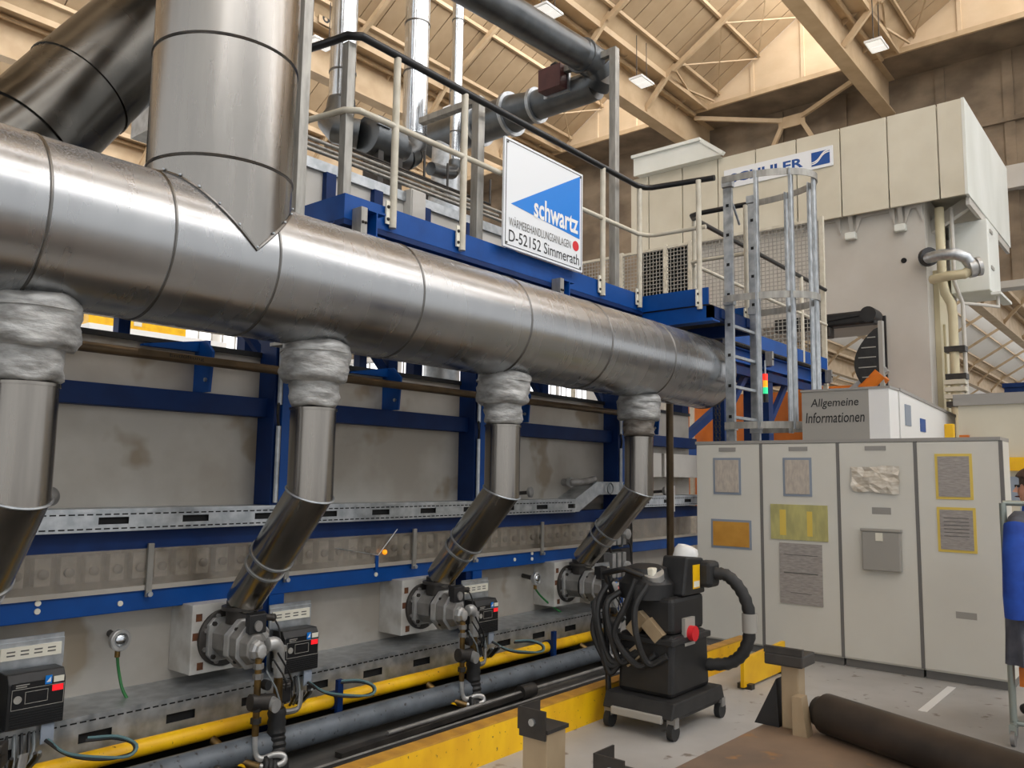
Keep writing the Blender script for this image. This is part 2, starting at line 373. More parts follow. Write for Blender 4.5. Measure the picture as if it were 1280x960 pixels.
def bay(k, xa, xg, zo, detail, mp, mb, root):
    yk = girder_y(k); yp = girder_y(k-1)
    ya, za, yb = yk-1.0, 13.37+zo, yp+0.35
    zb = za+0.62*(ya-yb)
    bk = obj('roof_deck', slope(ya, yb, za, zb, xa, xg, 0.06, 0.1), 'foam_wall' if detail else mb, root, smooth=False)  # detailed bays: dark brown deck paints the shadow in the panel joints
    if detail:
        wpan = 0.56; first = None; x = xg-wpan
        n = 0
        while x > max(xa, 3.0):
            if first is None: first = obj('roof_panel', slope(ya, yb, za, zb, x+0.014, x+wpan-0.014, 0.0, 0.05), mp, bk, smooth=False)
            else: share(first, (-(n)*wpan, 0, 0))
            n += 1; x -= wpan
        if x+wpan > xa: obj('roof_panel', slope(ya, yb, za, zb, xa, x+wpan-0.012, 0.0, 0.05), mp, bk, smooth=False)
    fr = [0.02, 0.33, 0.65, 0.97]
    p0 = None
    for i, f in enumerate(fr):
        y = ya+(yb-ya)*f; z = za+(zb-za)*f
        obj('purlin', B().box(xa, xg, y-0.035, y+0.035, z-0.11, z-0.01), 'roof_beige', bk, smooth=False)
    r0 = None
    for i, xr in enumerate([r for r in (RAFT if zo == 0 else [x for x in range(26, 100, 5)]) if xa < r < xg]):
        if r0 is None:
            r0 = obj('rafter', B().bar((xr, ya+0.1, za-0.26), (xr, yb, zb-0.22), 0.11, 0.14), 'roof_beige', bk, smooth=False); x_0 = xr
        else: share(r0, (xr-x_0, 0, 0))
    # lower apron strip and gutter
    obj('apron', slope(yk-0.68, ya, 13.05+zo, za, xa, xg, 0.0, 0.04), 'roof_beige', bk, smooth=False)
    g = obj('girder', B().box(xa, xg+1.5, yk-0.03, yk+0.03, 12.0+zo, 13.0+zo).box(xa, xg+1.5, yk-0.19, yk+0.19, 11.96+zo, 12.01+zo).box(xa, xg+1.5, yk-0.19, yk+0.19, 12.97+zo, 13.02+zo), 'roof_beige', root, smooth=False)
    obj('gutter', B().box(xa, xg, yk-0.68, yk+0.35, 13.03+zo, 13.07+zo).box(xa, xg, yk-0.72, yk-0.66, 12.93+zo, 13.12+zo), 'roof_beige', g, smooth=False)
    obj('conduit', B().cyl((xa, yk-0.26, 12.93+zo), (xg, yk-0.26, 12.93+zo), 0.06, 8), 'roof_beige', g)
    s0 = None
    for xr in [r for r in (RAFT if zo == 0 else [x for x in range(26, 100, 5)]) if xa < r < xg]:
        if s0 is None:
            s0 = obj('strut', B().bar((xr, yk-0.06, 12.25+zo), (xr, ya+0.02, 13.28+zo), 0.1, 0.14).box(xr-0.03, xr+0.03, yk-0.1, yk-0.03, 12.02+zo, 12.35+zo), 'roof_beige', g, smooth=False); x_0 = xr
        else: share(s0, (xr-x_0, 0, 0))
    if detail:
        b0 = None; x = 21.6
        while x > 4:
            if b0 is None: b0 = obj('bracket', B().prism([(yk-0.05, 13.03+zo), (yk-0.45, 13.03+zo), (yk-0.05, 12.8+zo)], 'x', x, x+0.03), 'roof_beige', g, smooth=False)
            else: share(b0, (x-21.6, 0, 0))
            x -= 1.675
        # wind bracing in the last field
        for (fa, fb) in ((0.02, 0.33), (0.33, 0.65), (0.65, 0.97)):
            pa = lambda f, x: (x, ya+(yb-ya)*f, za+(zb-za)*f-0.2)
            obj('brace', B().bar(pa(fa, 19.95), pa(fb, 22.4), 0.035, 0.035), 'roof_beige', bk, smooth=False)
            obj('brace', B().bar(pa(fb, 19.95), pa(fa, 22.4), 0.035, 0.035), 'roof_beige', bk, smooth=False)
        obj('brace', B().bar((19.9, ya, za-0.3), (21.2, yk-0.7, 13.1), 0.05, 0.05).bar((22.3, ya, za-0.3), (21.2, yk-0.7, 13.1), 0.05, 0.05), 'roof_beige', g, smooth=False)
    return bk
NW = [0]
def glazing(k, x0, x1, zo=0.0):
    yp = girder_y(k-1); ya = girder_y(k)-1.0; yb = yp+0.35; zb = 13.37+zo+0.62*(ya-yb)
    NW[0] += 1
    wn = obj('window_%d' % NW[0], B().box(x0, x1, yb-0.05, yb-0.02, 13.1+zo, zb), 'skylight' if zo == 0 else 'skylight_far', kind='structure', label='tall sawtooth roof glazing letting in daylight, row %d from the open side' % NW[0], smooth=False)
    b = B(); x = x0
    while x <= x1: b.box(x-0.03, x+0.03, yb-0.02, yb+0.03, 13.1+zo, zb); x += 1.675
    b.box(x0, x1, yb-0.02, yb+0.03, 14.3+zo, 14.36+zo)
    obj('window_frame', b, 'roof_beige', wn, smooth=False)
for k in range(-2, 5):
    bay(k, XA, XG, 0.0, 0 <= k <= 3, 'roof_panel', 'roof_panel', ceil)
    glazing(k, XA, XG)
# bulkhead across the hall: plastered gables over a ledge, foam covered wall under it
wallF = obj('wall_far', B().box(XW, XW+0.3, -8, 31, 6.75, 13.0), 'foam_wall', kind='structure', label='dark brown foam covered bulkhead wall behind the press', smooth=False)
obj('soffit', B().box(XG, XW, -8, 31, 13.0, 13.06), 'foam_wall', wallF, smooth=False)
obj('ledge', B().box(XG-0.06, XG+0.02, -8, 31, 12.94, 13.08), 'roof_beige', wallF, smooth=False)
for k in range(-2, 5):
    yk = girder_y(k); yp = girder_y(k-1)
    ya, yb = yk-0.45, yp+0.35
    zb = 13.37+0.62*(yk-1.0-yb)
    gb = obj('gable', B().prism([(ya, 13.03), (yb, 13.03), (yb, zb), (yk-1.0, 13.38)], 'x', XG, XG+0.15), 'foam_gable', wallF, smooth=False)
    for f in (0.36, 0.68):
        y = ya+(yb-ya)*f; zt = 13.37+0.62*(yk-1.0-y)
        obj('seam_strip', B().box(XG-0.04, XG, y-0.05, y+0.05, 13.08, zt-0.1), 'foam_gable', gb, smooth=False)
for y in (3.2, 4.8, 7.4, 9.3):
    obj('wall_post', B().box(XW-0.06, XW, y-0.12, y+0.12, 6.8, 12.95), 'foam_wall', wallF, smooth=False)
obj('wall_rail', B().box(XW-0.3, XW, -8, 4.6, 9.15, 9.75), 'press_grey', wallF, smooth=False)
obj('wall_rail', B().box(XW-0.12, XW, -8, 6, 11.0, 11.12), 'foam_wall', wallF, smooth=False)
obj('wall_bottom_rail', B().box(XW-0.1, XW+0.4, -8, 31, 6.62, 6.8), 'press_grey', wallF, smooth=False)
yk1 = 11.65; ymid = 8.75
kb = thing('knee_brace', 'beige bolted K-shaped brace between the two girders behind the press', 'brace', (XW-0.3, ymid, 9.0))
obj('gusset', B().box(XW-0.5, XW-0.44, ymid-0.4, ymid+0.4, 12.2, 12.55), 'roof_beige', kb, smooth=False)
for a, bb in (((XW-0.47, ymid+0.3, 12.45), (XG+0.1, yk1-0.2, 12.85)), ((XW-0.47, ymid-0.3, 12.45), (XG+0.3, 6.4, 12.85)),
              ((XW-0.47, ymid+0.3, 12.3), (XW-0.3, ymid+1.9, 9.2)), ((XW-0.47, ymid-0.3, 12.3), (XW-0.3, ymid-1.9, 9.2))):
    obj('brace_arm', B().bar(a, bb, 0.09, 0.13), 'roof_beige', kb, smooth=False)
# far part of the hall seen under the bulkhead
ceil2 = thing('ceiling', 'white roof of the farther hall seen below the bulkhead', None, (40, 9, 9), kind='structure')
for k in range(-1, 5):
    bay(k, XW+0.4, 100, -3.6, False, 'far_white', 'far_white', ceil2)
    glazing(k, XW+0.4, 100, -3.6)
wb = obj('wall_back', B().box(-12, 102, 31, 31.3, 0, 16), 'far_white', kind='structure', label='pale wall at the back of the hall behind the furnace', smooth=False)
we = obj('wall_end', B().box(100, 100.3, -10, 31, 0, 13), 'far_white', kind='structure', label='pale end wall of the farther hall', smooth=False)
for i in range(14):
    x = -2+i*3.4
    NW[0] += 1
    wn = obj('window_%d' % NW[0], B().box(x, x+2.9, 30.9, 31, 3.6, 8.4), 'far_window', kind='structure', label='bright window of the back wall, number %d from the left end' % (i+1), smooth=False)
    b = B()
    for j in range(6): b.box(x+j*0.58-0.03, x+j*0.58+0.03, 30.85, 30.9, 3.6, 8.4)
    for j in range(6): b.box(x, x+2.9, 30.85, 30.9, 3.6+j*0.96-0.03, 3.6+j*0.96+0.03)
    obj('window_frame', b, 'press_grey', wn, smooth=False)
for i in range(5):
    y = 1.0+i*4
    NW[0] += 1
    obj('window_%d' % NW[0], B().box(99.9, 100, y, y+3.4, 3.0, 7.0), 'far_window', kind='structure', label='bright window of the far end wall, number %d from the right' % (i+1), smooth=False)
# overhead crane beam glimpsed in the gap behind the furnace
cr = thing('crane_beam', 'yellow and white crane girder glimpsed in the gap above the furnace', 'crane', (9.5, 20, 4.8))
obj('web', B().box(8.33, 10.75, 19.8, 20.2, 5.07, 5.42), 'yellow', cr, smooth=False)
obj('bottom_flange', B().box(8.33, 11.9, 19.75, 20.25, 4.86, 5.07), 'white', cr, smooth=False)
obj('name_plate', B().box(9.4, 9.6, 19.79, 19.8, 5.16, 5.26), 'ivory', cr, smooth=False)
# hanging lamp fittings
lampspec = [((13.88, 10.6, 12.0), 'white flat lamp hanging beside the dark round duct near the top'), ((18.05, 10.66, 12.0), 'white flat lamp hanging beside the pale girder above the white hood'),
            ((19.9, 5.3, 12.0), 'white flat lamp hanging top right under the second girder'), ((16.3, 15.74, 12.0), 'white flat lamp hanging far back, seen above the sloping grey duct'),
            ((11.6, 15.8, 12.0), 'white flat lamp hanging far back beside the ribbed vertical duct')]
for (x, y, z), lb in lampspec:
    t = thing('pendant_lamp', lb, 'lamp', (x, y, z), group='flat lamps under the roof girders')
    obj('housing', B().box(x-0.32, x+0.32, y-0.2, y+0.2, z, z+0.06), 'white', t, smooth=False, bevel=0.01)
    obj('diffuser', B().box(x-0.28, x-0.01, y-0.17, y+0.17, z-0.012, z), 'tube_lamp', t, smooth=False)
    obj('diffuser', B().box(x+0.01, x+0.28, y-0.17, y+0.17, z-0.012, z), 'tube_lamp', t, smooth=False)
    obj('hanger', B().cyl((x-0.25, y, z+0.06), (x-0.25, y, z+1.2), 0.012, 6).cyl((x+0.25, y, z+0.06), (x+0.25, y, z+1.2), 0.012, 6), 'cast_dark', t)

for c_, x_ in (('B', 11.45), ('6', 12.05)):
    pl = thing('bay_mark', 'black bay letter %s painted on a pale plate under the roof gutter' % c_ if c_ == 'B' else 'black bay number 6 painted on a pale plate under the roof gutter', 'sign', (x_+0.12, 16.4, 12.95))
    obj('plate', B().box(x_-0.1, x_+0.36, 16.38, 16.40, 12.95, 13.4), 'roof_beige', pl, smooth=False)
    text('lettering', c_, '-y', x_, x_+0.22, 13.02, 13.34, 16.378, 'ink', pl, fat=0.01)
U, DZ = 1.2, -0.33          # furnace plant: drawn in units of 1.2 m, standing in a shallow pit behind the kerb
# ================================================================== MAIN EXHAUST DUCT
YD, ZD, RD = 3.55, 2.644, 0.335
duct = thing('exhaust_duct', 'large round stainless exhaust duct running along the furnace with vertical stack', 'duct', (3, YD, ZD-RD))
seams = [-1.6, -0.7, 0.24, 1.19, 1.68, 2.19, 3.12, 4.08, 5.03, 5.98, 7.12]
for a, b_ in zip(seams[:-1], seams[1:]):
    n = max(2, int((b_-a)/0.12))
    obj('duct_section', B().lathe((a, YD, ZD), (1, 0, 0), [(0.004+(b_-a-0.008)*i/n, RD) for i in range(n+1)], 64, cap=False), 'duct_steel', duct)
obj('end_cap', B().lathe((7.10, YD, ZD), (1, 0, 0), [(0, RD-0.004), (0.04, RD-0.004), (0.05, RD-0.05)], 64), 'duct_steel', duct)
for s in seams[1:]:
    obj('seam_bead', B().lathe((s-0.012, YD, ZD), (1, 0, 0), [(0.004, RD-0.001), (0.007, RD+0.004), (0.011, RD+0.001), (0.013, RD+0.001), (0.017, RD+0.004), (0.020, RD-0.001)], 64, cap=False), 'seam', duct)
XS = 2.06
b = B(); seg = 72; rows = 5
for j in range(rows+1):
    for i in range(seg):
        an = 2*math.pi*i/seg; x = RD*math.cos(an); y = RD*math.sin(an)
        zb = ZD+math.sqrt(max(0, RD*RD-y*y)); zt = 3.05
        b.v.append((XS+x, YD+y, zb+(zt-zb)*j/rows))
for j in range(rows):
    for i in range(seg):
        i2 = (i+1) % seg; b.f.append((j*seg+i, j*seg+i2, (j+1)*seg+i2, (j+1)*seg+i))
stack = obj('stack', b, 'stack_steel', duct)
zz = [3.05, 3.62, 4.2, 4.8, 5.4, 6.2, 7.4, 9.0, 12.5]
for i, (a, b_) in enumerate(zip(zz[:-1], zz[1:])):
    obj('stack_section', B().lathe((XS, YD, a), (0, 0, 1), [(0.004, RD), (b_-a-0.004, RD)], 72, cap=False), 'stack_steel', stack)
    obj('stack_seam', B().lathe((XS, YD, a-0.014), (0, 0, 1), [(0.003, RD-0.001), (0.007, RD+0.005), (0.012, RD+0.001), (0.017, RD+0.005), (0.021, RD-0.001)], 72, cap=False), 'seam', stack)
pts = []
for i in range(seg):
    an = 2*math.pi*i/seg; x = RD*math.cos(an); y = RD*math.sin(an)
    pts.append((XS+x, YD+y*1.004, ZD+math.sqrt(max(0, RD*RD-y*y))+0.004))
obj('weld_lip', B().sweep(pts, 0.008, 6, closed=True), 'seam', stack)
b = B()
for i in range(0, seg, 3):
    p = Vector(pts[i]); d = Vector((p.x-XS, p.y-YD, 0)).normalized(); b.ball(p+d*0.006+Vector((0, 0, 0.012)), 0.007, 6)
obj('rivets', b, 'galv', stack, kind='stuff')

# big smoke blackened elbow behind the stack
el = thing('smoke_duct', 'big smoke-blackened segmented duct elbow behind the vertical stack', 'duct', (1.5, 5.0, 3.0))
path = [(-1.6, 5.0, 2.98), (0.9, 5.0, 3.0), (1.42, 5.0, 3.16), (1.72, 5.0, 3.54), (1.96, 5.0, 3.90), (2.46, 5.0, 4.62), (2.56, 5.0, 5.2), (2.56, 5.0, 9.0)]
for i in range(len(path)-1):
    a = Vector(path[i]); c = Vector(path[i+1]); RB = 0.31
    seg_ = B().sweep([path[max(0, i-1)], a, c, path[min(len(path)-1, i+2)]] if 0 < i < len(path)-2 else [a, c], RB, 48, cap=False)
    if 0 < i < len(path)-2:   # keep only the mitred middle ring
        seg_.v = seg_.v[48:96+0+0] + seg_.v[96:144]; seg_.f = [(j, (j+1) % 48, 48+(j+1) % 48, 48+j) for j in range(48)]
    obj('duct_section', seg_, 'smoke_duct', el)
for i, (wd, rr) in ((3, (0.05, 0.325)), (4, (0.01, 0.318)), (5, (0.02, 0.318))):
    a = Vector(path[i]); d = ((a-Vector(path[i-1])).normalized()+(Vector(path[i+1])-a).normalized()).normalized()
    obj('joint_band', B().lathe(a-d*wd, d, [(0, 0.30), (0, rr), (2*wd, rr), (2*wd, 0.30)], 48, cap=False), 'smoke_duct', el)

# ================================================================== EXHAUST LEGS (flexible boot, tube, elbow)
LEGX = [1.275, 2.66, 4.20, 5.95]
def leg(x, lb, dirty):
    t = thing('exhaust_pipe', lb, 'exhaust pipe', (x, YD, 0.95), group='exhaust pipes from the burners to the main duct')
    yb, zb = YD, ZD-RD
    # wrinkled boot, wide upper bag over a narrow one
    def bag(z0, z1, r, amp, seed, n=14):
        rnd = random.Random(seed); b = B(); sg = 40; ph = [rnd.uniform(0, 6.28) for _ in range(8)]
        for i in range(n+1):
            f = i/n; env = min(1, 9*f, 9*(1-f))**0.5
            for j in range(sg):
                an = 2*math.pi*j/sg
                wv = math.sin(3*an+ph[0]+5*f)+0.8*math.sin(5*an-7*f+ph[1])+0.9*math.sin(17*f+2*an+ph[2])+0.6*math.sin(29*f-3*an+ph[3])+0.5*math.sin(9*an+13*f+ph[4])
                rr = r*(0.88+0.12*env)+amp*wv
                b.v.append((x+rr*math.cos(an), yb+rr*math.sin(an), z0+(z1-z0)*f+0.006*math.sin(4*an+ph[5])))
        for i in range(n):
            for j in range(sg):
                j2 = (j+1) % sg; b.f.append((i*sg+j, i*sg+j2, (i+1)*sg+j2, (i+1)*sg+j))
        b.f.append(tuple(reversed(range(sg)))); b.f.append(tuple(n*sg+j for j in range(sg)))
        return b
    bt = obj('flexible_boot', bag(zb-0.185, zb+0.025, 0.178, 0.0042, int(x*100)), 'cloth', t, ang=1.2)
    obj('boot_strap', B().lathe((x, yb, zb-0.035), (0, 0, 1), [(0, 0.176), (0, 0.184), (0.012, 0.184), (0.012, 0.176)], 40, cap=False), 'cloth', bt)
    obj('lower_boot', bag(zb-0.315, zb-0.165, 0.128, 0.0036, int(x*100)+5, 10), 'cloth_dirty' if dirty else 'cloth', t, ang=1.2)
    z1 = 1.545; r1 = 0.118
    obj('collar', B().lathe((x, yb, zb-0.335), (0, 0, 1), [(0, 0.1), (0, r1+0.006), (0.012, r1+0.006), (0.02, 0.1)], 32, cap=False), 'pipe_steel', t)
    s1 = math.tan(R(22.5))
    def mitre(p0, p1, p2, r, mt, part):   # tube from p0 to p1 ending on the mitre plane towards p2
        bb = B().sweep([p0, p1, p2], r, 40, cap=False); bb.v = bb.v[:80]; bb.f = bb.f[:40]; return obj(part, bb, mt, t)
    ye, ze = 4.10, 0.945
    L = Vector((0, ye-yb, ze-z1)); mid = Vector((x, yb, z1))+L*0.56
    mitre((x, yb, zb-0.33), (x, yb, z1), mid, r1, 'pipe_steel', 'upright_tube')
    bb = B().sweep([(x, yb, zb-0.3), (x, yb, z1), mid], r1, 40, cap=False); bb.v = bb.v[40:]; bb.f = [(j, (j+1) % 40, 40+(j+1) % 40, 40+j) for j in range(40)]
    obj('sloping_tube', bb, 'heat_steel', t)
    ring = B().sweep([(x, yb, zb-0.3), (x, yb, z1), mid], r1+0.004, 40, cap=False)
    obj('elbow_seam', B().sweep([ring.v[40+j] for j in range(40)], 0.006, 6, closed=True), 'galv', t)
    dn = L.normalized(); m2 = Vector((x, yb, z1))+L*0.56
    obj('reducer', B().lathe(m2, dn, [(0, r1), (0.05, r1-0.012), (0.10, r1-0.012)], 40, cap=False), 'heat_steel', t)
    for d_ in (0.0, 0.09): obj('joint_ring', B().lathe(m2+dn*d_, dn, [(-0.006, r1-0.012), (-0.006, r1+0.006-d_*0.13), (0.006, r1+0.006-d_*0.13), (0.006, r1-0.014)], 40, cap=False), 'galv', t)
    obj('lower_tube', B().lathe(m2+dn*0.1, dn, [(0, r1-0.013), (L.length*0.44-0.1, r1-0.02)], 40, cap=True), 'heat_steel', t)
    return t
leg(LEGX[0], 'stainless exhaust pipe with grey cloth boot cut by the left picture edge', False)
leg(LEGX[1], 'stainless exhaust pipe with grey cloth boot, second from the left, below the stack end', False)
leg(LEGX[2], 'stainless exhaust pipe with grey cloth boot, third from the left, middle of the duct', False)
leg(LEGX[3], 'stainless exhaust pipe with grey boot and rust-brown lower cuff near the ladder', True)

# ================================================================== FURNACE
fu = thing('industrial_furnace', 'long roller hearth furnace with grey steel casing and blue frame', 'furnace', (5, 5.5, 0))
YW = 4.47
COLX = [-0.7, 1.12, 2.99, 4.81, 6.88]
edges = [-1.6]+COLX+[8.6]
for a, b_ in zip(edges[:-1], edges[1:]):
    for z0, z1 in ((0.30, 0.93), (1.40, 2.02), (2.06, 2.36)):
        obj('casing_panel', B().box(a+0.004, b_-0.004, YW, YW+0.05, z0, z1), 'casing', fu, smooth=False)
obj('furnace_body', B().box(-1.6, 8.6, YW+0.05, 7.6, 0.0, 2.34), 'casing', fu, smooth=False)
obj('top_edge', B().box(-1.6, 8.6, YW-0.02, YW+0.1, 2.36, 2.39), 'black', fu, smooth=False)
for x in COLX:
    obj('column', B().box(x-0.06, x+0.06, 4.36, YW, 0.0, 0.93).box(x-0.06, x+0.06, 4.30, YW, 1.34, 2.9), 'blue_dark', fu, smooth=False, bevel=0.004)
    obj('column_lit_front', B().box(x+0.0, x+0.105, 4.345, 4.36, 0.45, 0.915), 'blue', fu, smooth=False)  # lighter blue plates paint the light on the column fronts
    obj('column_lit_front', B().box(x-0.01, x+0.09, 4.285, 4.30, 1.45, 2.3), 'blue', fu, smooth=False)
obj('lower_beam', B().box(-1.6, 8.6, 4.35, YW, 0.915, 1.02), 'blue', fu, smooth=False, bevel=0.006)
obj('ledge_beam', B().box(-1.6, 8.6, 4.35, YW, 1.235, 1.345), 'blue_dark', fu, smooth=False)
obj('upper_beam', B().box(-1.6, 8.6, 4.37, YW, 1.985, 2.10), 'blue_dark', fu, smooth=False, bevel=0.005)
for x in (2.50, 3.95, 5.42, 7.6):
    g = obj('gusset', B().prism([(4.30, 2.10), (YW, 2.10), (YW, 2.40), (4.36, 2.40), (4.28, 2.33)], 'x', x-0.008, x+0.008), 'blue', fu, smooth=False)
    obj('gusset_arm', B().prism([(x-0.34, 2.345), (x+0.06, 2.415), (x+0.06, 2.34), (x-0.34, 2.335)], 'y', 4.42, 4.46), 'blue', g, smooth=False)
    obj('bolt', B().cyl((x-0.02, 4.33, 2.17), (x+0.02, 4.33, 2.17), 0.012, 8), 'galv', g)
for x in (3.15, 4.25, 6.2, 7.3):     # struts between furnace top and platform
    obj('top_strut', B().box(x, x+0.09, 4.75, 4.85, 2.36, 3.0), 'blue_dark', fu, smooth=False)
    obj('top_brace', B().bar((x-0.3, 4.8, 2.75), (x+0.02, 4.8, 2.42), 0.05, 0.05), 'blue_dark', fu, smooth=False)
obj('top_beam', B().box(-1.6, 1.78, 4.6, 4.7, 2.4, 2.48), 'blue_dark', fu, smooth=False)
obj('top_strut', B().box(1.70, 1.80, 4.40, 4.47, 2.3, 3.0), 'blue_dark', fu, smooth=False)
# conduits up the columns
for x in (2.955, 4.775, 6.84):
    c = obj('conduit', B().cyl((x, 4.28, 1.47), (x, 4.28, 1.93), 0.015, 8).cyl((x, 4.28, 2.06), (x, 4.28, 2.55), 0.015, 8), 'galv', fu)
    obj('loop_cable', B().sweep([(x, 4.28, 1.93), (x-0.02, 4.26, 1.96), (x-0.03, 4.25, 2.0), (x-0.015, 4.27, 2.05), (x, 4.28, 2.08)], 0.009, 6), 'black', c)
# roller bearings behind the clear strip
bb = obj('bearing_block', B().box(1.60-0.038, 1.60+0.038, 4.40, 4.46, 1.075, 1.215), 'casing_white', fu, smooth=False, bevel=0.004)
bs = obj('bearing_boss', B().lathe((1.60, 4.40, 1.135), (0, -1, 0), [(0, 0.024), (0.02, 0.024), (0.026, 0.014)], 14), 'cast', bb)
for i in range(-12, 44):
    if i == 0: continue
    c = share(bb, (i*0.1215, 0, 0)); d = bs.copy(); COL.objects.link(d); d.parent = c
for a, b_ in zip([-1.6, 0.6, 2.225, 3.09, 4.164, 4.81, 5.66, 6.9], [0.6, 2.225, 3.09, 4.164, 4.81, 5.66, 6.9, 8.6]):
    obj('clear_cover', B().box(a+0.004, b_-0.004, 4.338, 4.342, 1.03, 1.238), 'acrylic', fu, smooth=False)
    obj('cover_rail', B().box(a, b_, 4.335, 4.36, 1.02, 1.045), 'casing', fu, smooth=False)
obj('bearing_back', B().box(-1.6, 8.6, 4.455, 4.475, 1.02, 1.24), 'casing', fu, smooth=False)
for x in (0.6, 2.226, 3.09, 4.164, 4.81, 5.662, 6.9, 7.9):
    k = obj('strap_clip', B().box(x-0.016, x+0.016, 4.318, 4.335, 0.985, 1.265), 'cream' if False else 'post_steel', fu, smooth=False, bevel=0.003)
    obj('clip_screw', B().cyl((x, 4.318, 1.0), (x, 4.30, 1.0), 0.014, 10), 'galv', k)
for x, z in ((1.69, 0.967), (1.69, 1.005), (2.09, 0.942+0.02), (3.83, 0.97), (5.32, 0.97), (5.55, 0.96), (5.55, 1.005)):
    obj('white_dot', B().cyl((x, 4.35, z), (x, 4.343, z), 0.014, 14), 'ivory', fu)
obj('hook_bracket', B().box(3.81, 3.835, 4.33, 4.35, 1.0, 1.10), 'blue', fu, smooth=False)
obj('warning_bead', B().ball((3.87, 4.31, 1.12), 0.018, 10), 'lamp_amber', fu)
obj('pull_wire', B().cyl((3.83, 4.33, 1.10), (3.98, 4.31, 1.27), 0.003, 6).cyl((3.83, 4.33, 1.10), (3.45, 4.32, 1.17), 0.003, 6), 'galv', fu)

# upper casing behind the platform
YU = 4.95
uc = thing('furnace_top_casing', 'white panelled upper furnace casing with blue posts behind the platform', 'casing', (4, 5.5, 3.0))
xs = [2.98, 3.25, 3.75, 4.22, 4.76, 5.30, 5.9]
for a, b_ in zip(xs[:-1], xs[1:]):
    obj('casing_panel', B().box(a+0.004, b_-0.004, YU, YU+0.04, 3.0, 3.93), 'casing_white', uc, smooth=False)
    obj('post', B().box(b_-0.045, b_+0.045, YU-0.05, YU, 3.0, 3.90), 'blue_dark', uc, smooth=False)
obj('casing_body', B().box(2.98, 5.9, YU+0.04, 7.4, 3.0, 3.92), 'casing_white', uc, smooth=False)
obj('edge_strip', B().box(2.98, 5.9, YU-0.03, YU, 3.90, 3.98), 'galv', uc, smooth=False)
for x in (3.2, 4.8, 5.8):
    obj('leg', B().box(x-0.05, x+0.05, 6.9, 7.0, 2.34, 3.0), 'blue_dark', uc, smooth=False)
    obj('leg', B().box(x-0.05, x+0.05, 5.0, 5.1, 2.34, 3.0), 'blue_dark', uc, smooth=False)
for i, (y, z) in enumerate(((4.90, 4.03), (4.92, 4.12), (5.05, 4.14))):
    obj('conduit_pipe', B().cyl((2.95, y, z), (5.85, y, z), 0.016, 10), 'post_steel', uc)
sb = thing('switch_box', 'small grey switch box mounted on the white panels behind the railing', 'box', (4.61, 4.9, 3.74))
obj('box_body', B().box(4.53, 4.70, 4.86, 4.95, 3.74, 4.0), 'casing_white', sb, smooth=False, bevel=0.006)
obj('box_lid', B().box(4.54, 4.69, 4.85, 4.86, 3.75, 3.99), 'casing_white', sb, smooth=False, bevel=0.003)
pn = thing('steel_enclosure', 'galvanised sheet enclosure partly hidden behind the stack', 'enclosure', (2.9, 5.3, 3.0))
obj('enclosure_body', B().box(2.55, 3.25, 5.0, 5.6, 3.95, 4.35), 'galv', pn, smooth=False)
obj('enclosure_lid', B().box(2.52, 3.28, 4.97, 5.63, 4.35, 4.38), 'galv', pn, smooth=False)
obj('wire', B().sweep([(3.0, 4.97, 4.36), (3.25, 4.9, 4.33), (3.32, 4.88, 4.2), (3.2, 4.9, 4.06)], 0.008, 6), 'black', pn)

# vertical ducts and the fan behind the platform
va = thing('vent_duct', 'galvanised vertical duct with fan drum near the railing corner', 'duct', (4.36, 5.6, 4.2))
obj('riser', B().cyl((4.36, 5.6, 4.86), (4.36, 5.6, 12.5), 0.115, 28), 'galv_bright', va)
for z in (4.9, 5.15, 6.4): obj('riser_band', B().lathe((4.36, 5.6, z), (0, 0, 1), [(0, 0.114), (0, 0.121), (0.014, 0.121), (0.014, 0.114)], 28, cap=False), 'seam', va)
obj('elbow', B().sweep([(4.36, 5.6, 4.88), (4.34, 5.6, 4.76), (4.27, 5.58, 4.66), (4.27, 5.5, 4.58), (4.4, 5.4, 4.56)], 0.125, 28), 'grey_duct', va)
obj('fan_drum', B().lathe((4.42, 5.35, 4.56), (1, 0, 0), [(0, 0.10), (0.02, 0.17), (0.36, 0.17), (0.38, 0.12), (0.47, 0.10), (0.50, 0.05)], 32), 'grey_duct', va)
for x in (4.5, 4.72): obj('drum_stand', B().box(x, x+0.06, 5.25, 5.45, 3.92, 4.42), 'cast_dark', va, smooth=False)
obj('fan_inlet', B().box(4.42, 4.56, 5.17, 5.2, 4.6, 4.68), 'grey_duct', va, smooth=False)
vb = thing('vent_duct', 'galvanised ribbed vertical duct with dark elbow, middle of the three behind the rail', 'duct', (5.24, 5.6, 4.4))
obj('riser', B().cyl((5.24, 5.6, 4.85), (5.24, 5.6, 12.5), 0.12, 28), 'galv_bright', vb)
for z in (4.86, 5.5, 6.0, 7.2): obj('riser_band', B().lathe((5.24, 5.6, z), (0, 0, 1), [(0, 0.119), (0, 0.126), (0.014, 0.126), (0.014, 0.119)], 28, cap=False), 'seam', vb)
e = [(5.24, 5.6, 4.86), (5.23, 5.6, 4.76), (5.17, 5.58, 4.67), (5.07, 5.56, 4.60), (4.92, 5.55, 4.56)]
for a, b_ in zip(e[:-1], e[1:]): obj('elbow_segment', B().cyl(a, b_, 0.128, 28), 'grey_duct', vb)
vc = thing('vent_duct', 'thin galvanised vertical pipe with dark elbow, rightmost behind the rail', 'duct', (5.81, 5.6, 4.4))
obj('riser', B().cyl((5.81, 5.6, 4.78), (5.81, 5.6, 12.5), 0.06, 20), 'galv_bright', vc)
for z in (4.8, 5.1, 5.55, 6.3): obj('riser_band', B().lathe((5.81, 5.6, z), (0, 0, 1), [(0, 0.059), (0, 0.065), (0.012, 0.065), (0.012, 0.059)], 20, cap=False), 'seam', vc)
